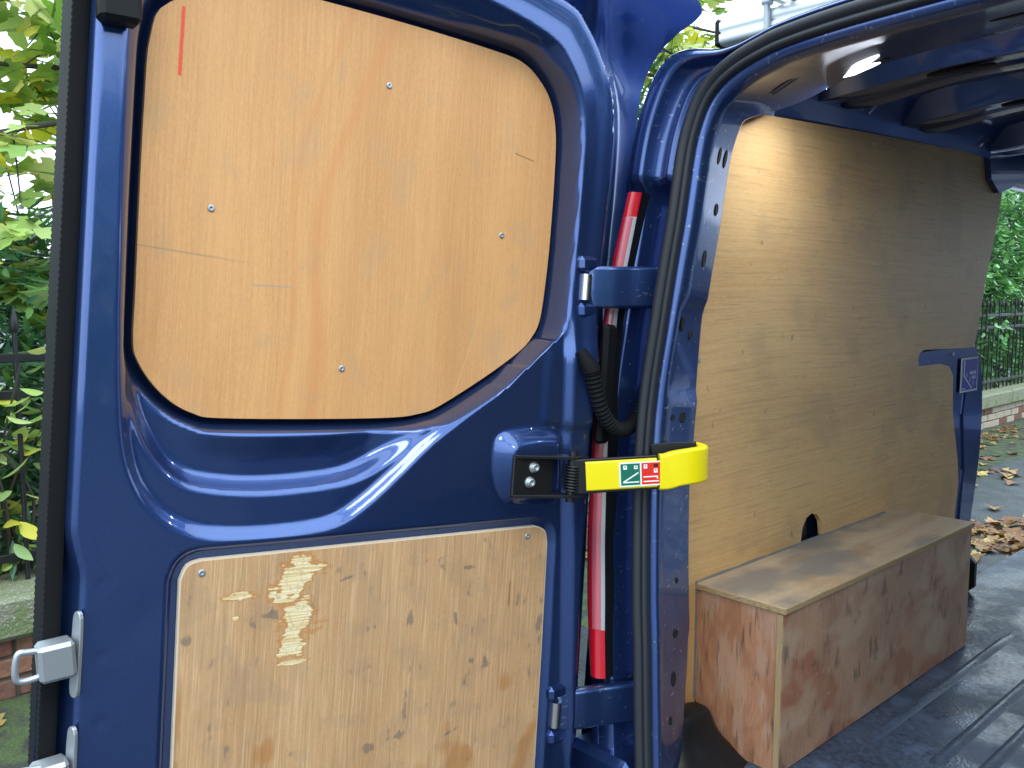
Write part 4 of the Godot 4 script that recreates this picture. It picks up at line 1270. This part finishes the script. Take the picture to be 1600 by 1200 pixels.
	# corrugated cable duct from body to door
	var cp := smooth_line([Vector3(-0.900, 1.245, 0.214), Vector3(-0.899, 1.218, 0.206), Vector3(-0.898, 1.185, 0.194), Vector3(-0.897, 1.160, 0.176), Vector3(-0.896, 1.146, 0.152), Vector3(-0.894, 1.150, 0.127), Vector3(-0.892, 1.170, 0.107), Vector3(-0.888, 1.196, 0.094)], 28)
	var rad := []
	for i in cp.size():
		rad.append(0.0115 + 0.0016 * sin(i * TAU / 6.0))
	var cd := put("cable_duct", tube(cp, rad, 12), M.rubber, van)
	put("duct_boot", tube([cp[0] + Vector3(-0.012, 0.03, 0.012), cp[0] + Vector3(-0.004, 0.012, 0.006), cp[0], cp[4]], [0.008, 0.012, 0.0145, 0.0135], 12), M.rubber, cd)
	var gr := put("grommet", tube([Vector3(-0.876, 1.192, 0.086), Vector3(-0.872, 1.206, 0.078)], 0.019, 16), mat(lin(0.4, 0.42, 0.38), 0.7), van)
	gr.position = Vector3.ZERO
	# bumper end and step under the jamb
	var bu := put("bumper_end", box(Vector3(0.13, 0.26, 0.11), 0.012), M.paint, van)
	bu.position = Vector3(-0.905, 0.49, 0.135)
	var bu2 := put("rear_bumper", box(Vector3(1.9, 0.22, 0.14), 0.03), M.black, van)
	bu2.position = Vector3(0, 0.40, 0.27)
	var kp := put("sill_plate", box(Vector3(1.62, 0.03, 0.10), 0.008), M.black, van)
	kp.position = Vector3(0, 0.562, 0.20)
	# light strip on the inside of the header
	var lamp := group_part("interior_light", van)
	var em := mat(Color(1, 1, 1), 0.3)
	em.emission_enabled = true
	em.emission = Color(0.94, 0.97, 1.0)
	em.emission_energy_multiplier = 1.8
	var la := Vector3(-0.7526, 1.716, -0.200)
	var lb := Vector3(-0.6436, 1.716, -0.157)
	put("light_tube", tube([la, la.lerp(lb, 0.12), la.lerp(lb, 0.5), la.lerp(lb, 0.88), lb], [0.0012, 0.003, 0.0062, 0.003, 0.0012], 12), em, lamp)
	put("light_base", ribbon.call([la.lerp(lb, -0.05) + Vector3(0, 0.009, 0), lb + (lb - la) * 0.05 + Vector3(0, 0.009, 0)], 0.004, 0.013, 0.001), M.black, lamp)
	var om := AreaLight3D.new()
	om.name = "lamp_glow"
	lamp.add_child(om)
	om.area_size = Vector2(0.13, 0.016)
	om.light_energy = 0.10
	om.light_color = Color(0.95, 0.97, 1.0)
	om.shadow_enabled = true
	om.area_range = 6.0
	var xa := (lb - la).normalized()
	var za := Vector3(0, 1, 0)
	var ya := za.cross(xa).normalized()
	om.transform = Transform3D(Basis(xa, ya, xa.cross(ya)).orthonormalized(), (la + lb) / 2 - Vector3(0, 0.013, 0))

# ------------------------------------------------------------------ plywood box over the wheel arch
func plywood_box() -> void:
	var b := thing("plywood_box", "stained plywood box on the van floor against the side lining", "box", Vector3(-0.790, 0.581, -0.42))
	# end face with its lower left corner cut away round the moulding
	var e := PackedVector2Array()
	e.append_array([Vector2(0.0760, 0.0), Vector2(0.0760, 0.270), Vector2(-0.082, 0.270), Vector2(-0.082, 0.075)])
	for p in smooth_line([Vector2(-0.072, 0.062), Vector2(-0.062, 0.03), Vector2(-0.045, 0.006), Vector2(-0.03, 0.0)], 3):
		e.append(p)
	var ep := put("end_panel", panel(e, 0.391, 0.380, 0.0012), M.box_end, b, "reddish end of the box with dark grain")
	ep.position = Vector3.ZERO
	var far := put("end_panel", panel(PackedVector2Array([Vector2(0.0760, 0.0), Vector2(0.0760, 0.270), Vector2(-0.082, 0.270), Vector2(-0.082, 0.0)]), -0.391, -0.380, 0.0012), M.box_end, b)
	far.position = Vector3.ZERO
	var fp := put("front_panel", panel(PackedVector2Array([Vector2(-0.391, 0.0), Vector2(0.391, 0.0), Vector2(0.391, 0.270), Vector2(-0.391, 0.270)]), 0.0, -0.011, 0.0012), M.box_front, b, "dark brown stained front of the box")
	fp.transform = Transform3D(Basis(Vector3(0, 0, -1), Vector3(0, 1, 0), Vector3(1, 0, 0)), Vector3(0.0875, 0, 0))
	# strip of end grain showing at the corner
	var es := put("edge_strip", box(Vector3(0.010, 0.269, 0.0022), 0.0006), M.ply_edge, b)
	es.position = Vector3(0.0820, 0.1345, 0.3922)
	var tp := put("top_panel", panel(PackedVector2Array([Vector2(-0.393, -0.0905), Vector2(0.393, -0.0905), Vector2(0.393, 0.083), Vector2(-0.393, 0.083)]), 0.2815, 0.2705, 0.0010), M.box_top, b, "grey worn top of the box")
	tp.transform = Transform3D(Basis(Vector3(0, 0, -1), Vector3(-1, 0, 0), Vector3(0, 1, 0)), Vector3.ZERO)
	var te := put("edge_strip", box(Vector3(0.0022, 0.0095, 0.786), 0.0006), M.ply_edge, b)
	te.position = Vector3(0.0912, 0.2757, 0)
	var te2 := put("edge_strip", box(Vector3(0.172, 0.0095, 0.0022), 0.0006), M.ply_edge, b)
	te2.position = Vector3(0.004, 0.2757, 0.3936)
	# grey sealant along the lining
	var path := []
	for i in 30:
		path.append(Vector3(-0.0815 + rng.randf_range(-.001, .001), 0.2815 + rng.randf_range(-.001, .001), lerpf(0.393, -0.33, i / 29.0)))
	put("sealant_bead", tube(path, 0.0042, 6), M.sealant, b)
	var path2 := []
	for i in 14:
		path2.append(Vector3(-0.0825 + rng.randf_range(-.001, .001), lerpf(0.283, 0.075, i / 13.0), 0.392))
	put("sealant_bead", tube(path2, 0.0045, 6), M.sealant, b)

# ------------------------------------------------------------------ roof rack
func roof_rack() -> void:
	var r := thing("roof_rack", "aluminium roof rack bar with steel bracket on the van roof", "roof rack", Vector3(-0.9, 1.788, -0.27))
	var prof := []
	for q in [Vector2(-0.02, -0.022), Vector2(0.02, -0.022), Vector2(0.026, -0.016), Vector2(0.026, -0.004), Vector2(0.021, 0.0), Vector2(0.026, 0.004), Vector2(0.026, 0.018), Vector2(0.018, 0.024), Vector2(0.006, 0.024), Vector2(0.004, 0.019), Vector2(-0.004, 0.019), Vector2(-0.006, 0.024), Vector2(-0.018, 0.024), Vector2(-0.026, 0.018), Vector2(-0.026, 0.004), Vector2(-0.021, 0.0), Vector2(-0.026, -0.004), Vector2(-0.026, -0.016)]:
		prof.append(q)
	var rows := []
	for x in [-0.10, 1.9]:
		var row := PackedVector3Array()
		for q in prof:
			row.append(Vector3(x, 0.065 + q.y, q.x))
		rows.append(row)
	var st := SurfaceTool.new()
	st.create_from(skin(rows, true, true, true), 0)
	put("bar", st.commit(), M.alu, r)
	var cap := put("end_cap", box(Vector3(0.012, 0.052, 0.058), 0.006), M.black, r)
	cap.position = Vector3(-0.105, 0.066, 0)
	# slotted steel bracket and its bolts
	for s in [0.035, 1.70]:
		var sg := CSGBox3D.new()
		sg.name = "bracket"
		sg.size = Vector3(0.035, 0.004, 0.24)
		sg.material = M.zinc
		r.add_child(sg, true)
		sg.position = Vector3(s, 0.096, -0.06)
		for k in 4:
			var c := CSGBox3D.new()
			c.name = "slot"
			c.size = Vector3(0.012, 0.02, 0.034)
			c.operation = CSGShape3D.OPERATION_SUBTRACTION
			sg.add_child(c, true)
			c.position = Vector3(0, 0, -0.085 + k * 0.055)
		var bo := put("bolt", lathe([Vector2(0.006, -0.085), Vector2(0.006, 0.0), Vector2(0.011, 0.002), Vector2(0.011, 0.010), Vector2(0.006, 0.012), Vector2(0.006, 0.03), Vector2(0.0, 0.032)], 10), M.zinc, r)
		bo.position = Vector3(s - 0.03, 0.09, 0.03)
		var bo2 := put("bolt", lathe([Vector2(0.009, -0.08), Vector2(0.009, 0.0), Vector2(0.014, 0.002), Vector2(0.014, 0.014), Vector2(0.0, 0.018)], 10), M.zinc, r)
		bo2.position = Vector3(s + 0.01, 0.09, -0.10)
		var ft := put("foot", box(Vector3(0.09, 0.05, 0.07), 0.012), M.paint, r)
		ft.position = Vector3(s + 0.02, 0.018, 0.0)

# ------------------------------------------------------------------ leaves and plants
func leaf_mesh(pts: Array, fold: float, curl: float) -> ArrayMesh:
	# half outline from the stalk (0,0) to the tip (0,1); mirrored and folded along the midrib
	var st := SurfaceTool.new()
	st.begin(Mesh.PRIMITIVE_TRIANGLES)
	var f := func(x: float, y: float) -> Vector3: return Vector3(x, y, absf(x) * fold - curl * y * y)
	var n := pts.size()
	for s in [-1.0, 1.0]:
		for i in n - 1:
			var a: Vector2 = pts[i]
			var b: Vector2 = pts[i + 1]
			var m0: Vector3 = f.call(0.0, clampf(a.y, 0.0, 1.0))
			var m1: Vector3 = f.call(0.0, clampf(b.y, 0.0, 1.0))
			var q := [m0, f.call(a.x * s, a.y), f.call(b.x * s, b.y), m1]
			var order := [0, 1, 2, 0, 2, 3] if s > 0 else [0, 2, 1, 0, 3, 2]
			for k in order:
				st.add_vertex(q[k])
	st.generate_normals()
	st.index()
	return st.commit()

func multi(called: String, mesh: Mesh, m: Material, parent: Node, items: Array) -> MultiMeshInstance3D:
	var mm := MultiMesh.new()
	mm.transform_format = MultiMesh.TRANSFORM_3D
	mm.use_colors = true
	mm.mesh = mesh
	mm.instance_count = items.size()
	for i in items.size():
		mm.set_instance_transform(i, items[i][0])
		mm.set_instance_color(i, items[i][1])
	var o := MultiMeshInstance3D.new()
	o.name = called
	o.multimesh = mm
	o.material_override = m
	parent.add_child(o, true)
	o.set_meta("kind", "stuff")
	return o

func leaf_at(p: Vector3, size: float, droop := 0.5) -> Transform3D:
	var yaw := rng.randf_range(0, TAU)
	var b := Basis(Vector3.UP, yaw) * Basis(Vector3.RIGHT, rng.randf_range(-0.7, 0.7) + PI * 0.5 + droop * rng.randf_range(0.2, 1.2)) * Basis(Vector3.UP, rng.randf_range(-0.6, 0.6))
	return Transform3D(b.scaled(Vector3.ONE * size), p)

func plants() -> void:
	var maple := leaf_mesh([Vector2(0.0, 0.0), Vector2(0.10, -0.10), Vector2(0.36, -0.06), Vector2(0.27, 0.10), Vector2(0.33, 0.13), Vector2(0.62, 0.22), Vector2(0.52, 0.34), Vector2(0.56, 0.48), Vector2(0.36, 0.44), Vector2(0.22, 0.42), Vector2(0.27, 0.56), Vector2(0.22, 0.66), Vector2(0.20, 0.80), Vector2(0.10, 0.86), Vector2(0.0, 1.0)], 0.18, 0.16)
	var oval := leaf_mesh([Vector2(0, 0), Vector2(0.13, 0.12), Vector2(0.24, 0.34), Vector2(0.25, 0.52), Vector2(0.18, 0.74), Vector2(0.08, 0.9), Vector2(0, 1)], 0.25, 0.2)
	var lance := leaf_mesh([Vector2(0, 0), Vector2(0.07, 0.2), Vector2(0.095, 0.45), Vector2(0.07, 0.72), Vector2(0, 1)], 0.25, 0.22)
	M.maple = maple
	M.oval = oval
	var greens := [Color(0.09, 0.24, 0.11), Color(0.12, 0.32, 0.14), Color(0.06, 0.15, 0.08), Color(0.20, 0.38, 0.12), Color(0.10, 0.27, 0.16)]
	# dark evergreen hedge behind the railing, all along
	var hedge := thing("evergreen_hedge", "tall dark green evergreen hedge growing behind the black railing", "hedge", Vector3(-4.3, 0, -6))
	var items := []
	var stems := SurfaceTool.new()
	stems.begin(Mesh.PRIMITIVE_TRIANGLES)
	var hn := fnl(15, 0.8, 3)
	for i in 90000:
		var z := rng.randf_range(-14.5, 3.2)
		var top := 1.80 + 0.5 * hn.get_noise_2d(z * 1.2, 1.0) + 1.15 * ss(-1.2, -3.2, z)
		var y := 0.30 + (top - 0.30) * pow(rng.randf(), 0.85)
		var depth := pow(rng.randf(), 1.6) * 1.1
		var x := -3.50 - depth - 0.22 * hn.get_noise_2d(z * 2.5, y * 2.5) - 0.10 * maxf(0.0, y - 1.6)
		if hn.get_noise_3d(x * 3.0, y * 3.0, z * 3.0) < -0.16:
			continue
		var c: Color = greens[rng.randi_range(0, 4)] * rng.randf_range(0.7, 1.35)
		c.a = 1.0
		items.append([leaf_at(Vector3(x + 4.3, y, z + 6), rng.randf_range(0.09, 0.16)), c])
	multi("foliage", lance, M.gloss_leaf, hedge, items)
	items = []
	for i in 16000:   # broad ivy leaves on the far stretch
		var z := rng.randf_range(-14.5, -6.6)
		var y := 0.32 + 2.4 * rng.randf()
		var x := -3.40 - pow(rng.randf(), 2.0) * 0.6 - 0.2 * hn.get_noise_2d(z * 2.5, y * 2.5)
		if hn.get_noise_3d(x * 3.0 + 9.0, y * 3.0, z * 3.0) < -0.12:
			continue
		var c: Color = [Color(0.14, 0.36, 0.15), Color(0.22, 0.48, 0.21), Color(0.11, 0.27, 0.12)][rng.randi_range(0, 2)] * rng.randf_range(0.8, 1.4)
		c.a = 1.0
		items.append([leaf_at(Vector3(x + 4.3, y, z + 6), rng.randf_range(0.07, 0.12), 0.7), c])
	multi("ivy_foliage", oval, M.gloss_leaf, hedge, items)
	items = []
	for i in 14000:   # older growth farther in
		var z := rng.randf_range(-14.5, 3.4)
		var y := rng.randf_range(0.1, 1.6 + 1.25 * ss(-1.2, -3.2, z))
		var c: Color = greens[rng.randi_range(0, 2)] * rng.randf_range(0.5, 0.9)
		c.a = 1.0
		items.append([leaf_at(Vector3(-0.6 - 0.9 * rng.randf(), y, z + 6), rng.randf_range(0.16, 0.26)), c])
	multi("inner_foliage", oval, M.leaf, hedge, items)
	for i in 60:
		var z := rng.randf_range(-14, 3)
		var x := rng.randf_range(-4.4, -3.8)
		var h := rng.randf_range(1.3, 2.1)
		stems.append_from(tube([Vector3(x + 4.3, 0, z + 6), Vector3(x + 4.3 + rng.randf_range(-.1, .2), h * 0.5, z + 6 + rng.randf_range(-.15, .15)), Vector3(x + 4.3 + rng.randf_range(-.1, .3), h, z + 6 + rng.randf_range(-.3, .3))], [0.02, 0.014, 0.006], 6), 0, Transform3D.IDENTITY)
	var sto := put("stem", stems.commit(), M.bark, hedge)
	sto.set_meta("kind", "stuff")
	# the same planting on the far side of the road, behind the photographer
	var far := hedge.duplicate()
	far.name = numbered("evergreen_hedge")
	add_child(far)
	far.transform = Transform3D(Basis(Vector3.UP, PI).scaled(Vector3(1, 1.7, 1.5)), Vector3(13.0, 0, -5))
	far.set_meta("label", "tall hedge across the road behind the photographer")
	far.set_meta("category", "hedge")
	# shrub with yellowing oval leaves poking through the railing
	var shrub := thing("shrub", "leafy shrub with yellowing oval leaves poking through the left railing", "shrub", Vector3(-3.5, 0.36, 0.5))
	for i in 20:
		var base := Vector3(rng.randf_range(-.06, .16), 0, rng.randf_range(-.45, .45))
		var path := smooth_line([base, base + Vector3(rng.randf_range(0, .12), 0.3, rng.randf_range(-.1, .1)), base + Vector3(rng.randf_range(0.05, .25), rng.randf_range(0.5, 0.8), rng.randf_range(-.2, .2))], 5)
		var rad := []
		for k in path.size():
			rad.append(lerpf(0.007, 0.0025, float(k) / path.size()))
		put("stem", tube(path, rad, 6), M.bark, shrub)
		for k in 14:
			var p: Vector3 = path[rng.randi_range(2, path.size() - 1)] + Vector3(rng.randf_range(-.05, .07), rng.randf_range(-.06, .06), rng.randf_range(-.08, .08))
			var l := put("leaf", oval, M.green_leaf[[0, 1, 0, 2, 3, 1, 3, 5][rng.randi_range(0, 7)]], shrub)
			l.transform = leaf_at(p, rng.randf_range(0.07, 0.12), 0.4)
	# sycamore: trunk behind the hedge, limbs reaching over the pavement
	var tree := thing("sycamore_tree", "sycamore with lobed green and yellow autumn leaves above the hedge", "tree", Vector3(-4.6, 0, -1.2))
	put("trunk", tube(smooth_line([Vector3(0, 0, 0), Vector3(0.05, 1.2, 0.1), Vector3(0.0, 2.6, 0.0), Vector3(-0.1, 4.4, -0.1)], 5), [0.15, 0.14, 0.135, 0.13, 0.125, 0.12, 0.118, 0.115, 0.11, 0.10, 0.095, 0.09, 0.085, 0.075, 0.07, 0.06], 12), M.bark, tree)
	var tips := []
	for q in [[Vector3(0, 1.5, 0.1), Vector3(0.7, 2.1, 1.0), Vector3(1.1, 1.9, 1.7)], [Vector3(0, 1.9, 0.1), Vector3(0.6, 2.6, 1.2), Vector3(0.9, 2.7, 2.1)], [Vector3(0, 2.2, 0), Vector3(0.9, 2.7, 0.6), Vector3(1.2, 2.4, 1.4)], [Vector3(0, 1.3, 0.1), Vector3(0.6, 1.7, 1.2), Vector3(1.05, 1.35, 1.75)], [Vector3(0, 2.4, 0), Vector3(0.7, 3.1, -1.2), Vector3(1.0, 2.9, -2.4)], [Vector3(0, 2.6, 0), Vector3(0.4, 3.5, -1.6), Vector3(0.7, 3.6, -3.2)], [Vector3(0, 2.8, 0), Vector3(0.2, 3.7, -0.8), Vector3(0.9, 4.2, -1.8)], [Vector3(0, 2.4, 0), Vector3(0.5, 2.9, -2.0), Vector3(0.6, 2.9, -4.0)], [Vector3(0, 3.0, 0), Vector3(0.3, 4.2, -2.4), Vector3(0.3, 4.4, -4.4)], [Vector3(0, 2.6, 0), Vector3(-0.2, 3.6, 0.9), Vector3(0.4, 4.0, 1.8)], [Vector3(0, 2.2, 0), Vector3(0.5, 2.4, -1.4), Vector3(0.8, 2.2, -2.8)], [Vector3(0, 2.3, 0), Vector3(0.3, 2.9, -1.4), Vector3(0.6, 3.0, -2.6)], [Vector3(0, 2.5, 0), Vector3(0.4, 3.3, -2.4), Vector3(0.5, 3.4, -3.8)], [Vector3(0, 1.7, 0.1), Vector3(0.5, 2.3, 0.9), Vector3(0.9, 2.2, 1.6)]]:
		var path := smooth_line([q[0], q[0].lerp(q[1], 0.5) + Vector3(0, 0.1, 0), q[1], q[2]], 8)
		var rad := []
		for k in path.size():
			rad.append(lerpf(0.035, 0.006, float(k) / path.size()))
		var limb := put("limb", tube(path, rad, 8), M.bark, tree)
		for k in 16:
			var s: Vector3 = path[rng.randi_range(8, path.size() - 1)]
			var e := s + Vector3(rng.randf_range(-.35, .4), rng.randf_range(-.4, .35), rng.randf_range(-.45, .45))
			var mid := s.lerp(e, 0.5) + Vector3(0, 0.06, 0)
			put("twig", tube(smooth_line([s, mid, e], 4), 0.003, 5), M.bark, limb)
			tips.append([s, mid, e])
	var extra := []
	var parts := 0
	for t in tips:
		for k in 13:
			var p: Vector3 = t[1].lerp(t[2], rng.randf()) if rng.randf() < 0.75 else t[0].lerp(t[1], rng.randf())
			p += Vector3(rng.randf_range(-.12, .12), rng.randf_range(-.14, .08), rng.randf_range(-.12, .12))
			var sz := rng.randf_range(0.09, 0.16)
			var tr := leaf_at(p, sz, 0.45)
			var world := p + tree.position
			if parts < 280 and world.x > -4.1 and (world.z > -0.3 or world.z < -3.2) and k < 5:
				var l := put("leaf", maple, M.green_leaf[[0, 1, 0, 2, 3, 1, 4, 3][rng.randi_range(0, 7)]], tree)
				l.transform = tr
				parts += 1
			else:
				var c: Color = [Color(0.34, 0.50, 0.13), Color(0.20, 0.36, 0.10), Color(0.56, 0.54, 0.08), Color(0.40, 0.54, 0.20)][rng.randi_range(0, 3)] * rng.randf_range(0.8, 1.25)
				c.a = 1.0
				extra.append([tr, c])
	multi("crown", maple, M.leaf, tree, extra)

func leaves_on_ground() -> void:
	var tone := ["russet", "dark red brown", "pale tan", "yellow", "dark brown"]
	var place := ["lying on the asphalt beside the van", "in the leaf drift beyond the side door", "in the small leaf patch farther along", "on the ground between rear door and wall"]
	var curled := leaf_mesh([Vector2(0.0, 0.0), Vector2(0.10, -0.08), Vector2(0.34, -0.04), Vector2(0.27, 0.12), Vector2(0.58, 0.24), Vector2(0.46, 0.42), Vector2(0.24, 0.44), Vector2(0.24, 0.66), Vector2(0.12, 0.84), Vector2(0.0, 1.0)], 0.35, 0.1)
	var spots := []
	for i in 26:
		spots.append(Vector2(rng.randf_range(-3.0, -1.6), rng.randf_range(-8.5, -3.6)))
	for i in 40:
		spots.append(Vector2(-1.66 + rng.randfn() * 0.16, -4.0 + rng.randfn() * 0.26))
	for i in 24:
		spots.append(Vector2(-2.40 + rng.randfn() * 0.16, -5.95 + rng.randfn() * 0.25))
	for i in 10:
		spots.append(Vector2(rng.randf_range(-2.9, -1.9), rng.randf_range(-2.4, 0.9)))
	var first: Node3D = null
	for s in spots:
		var o := MeshInstance3D.new()
		o.name = numbered("fallen_leaf")
		o.mesh = curled
		var tn := rng.randi_range(0, 4)
		var k := spots.find(s)
		var where: String = place[0 if k < 26 else (1 if k < 66 else (2 if k < 90 else 3))]
		o.material_override = M.dead_leaf[tn]
		o.set_meta("label", "%s fallen leaf %s" % [tone[tn], where])
		o.set_meta("category", "leaf")
		o.set_meta("group", "%s fallen leaves %s" % [tone[tn], where])
		add_child(o)
		o.transform = Transform3D((Basis(Vector3.UP, rng.randf_range(0, TAU)) * Basis(Vector3.RIGHT, -PI / 2 + rng.randf_range(-.15, .15))).scaled(Vector3.ONE * rng.randf_range(0.06, 0.11)), Vector3(s.x, 0.010, s.y))
	var items := []
	for i in 110:
		var p := Vector3(-1.64 + rng.randfn() * 0.16, 0.010 + rng.randf() * 0.008, -4.02 + rng.randfn() * 0.26)
		items.append([Transform3D((Basis(Vector3.UP, rng.randf_range(0, TAU)) * Basis(Vector3.RIGHT, -PI / 2 + rng.randf_range(-.5, .5))).scaled(Vector3.ONE * rng.randf_range(0.06, 0.11)), p), [Color(0.28, 0.14, 0.06), Color(0.18, 0.08, 0.04), Color(0.36, 0.22, 0.09)][rng.randi_range(0, 2)]])
	for i in 300:
		var p := Vector3(-3.1 + absf(rng.randfn()) * 0.25, 0.012 + rng.randf() * 0.01, rng.randf_range(-9.0, 1.5))
		items.append([Transform3D((Basis(Vector3.UP, rng.randf_range(0, TAU)) * Basis(Vector3.RIGHT, -PI / 2 + rng.randf_range(-.3, .3))).scaled(Vector3.ONE * rng.randf_range(0.05, 0.10)), p), [Color(0.28, 0.14, 0.06), Color(0.18, 0.08, 0.04), Color(0.36, 0.26, 0.09)][rng.randi_range(0, 2)]])
	var litter := multi("leaf_litter", curled, M.leaf, self, items)
	litter.set_meta("label", "drift of brown fallen leaves on the asphalt beyond the side door")
	litter.set_meta("category", "leaf litter")
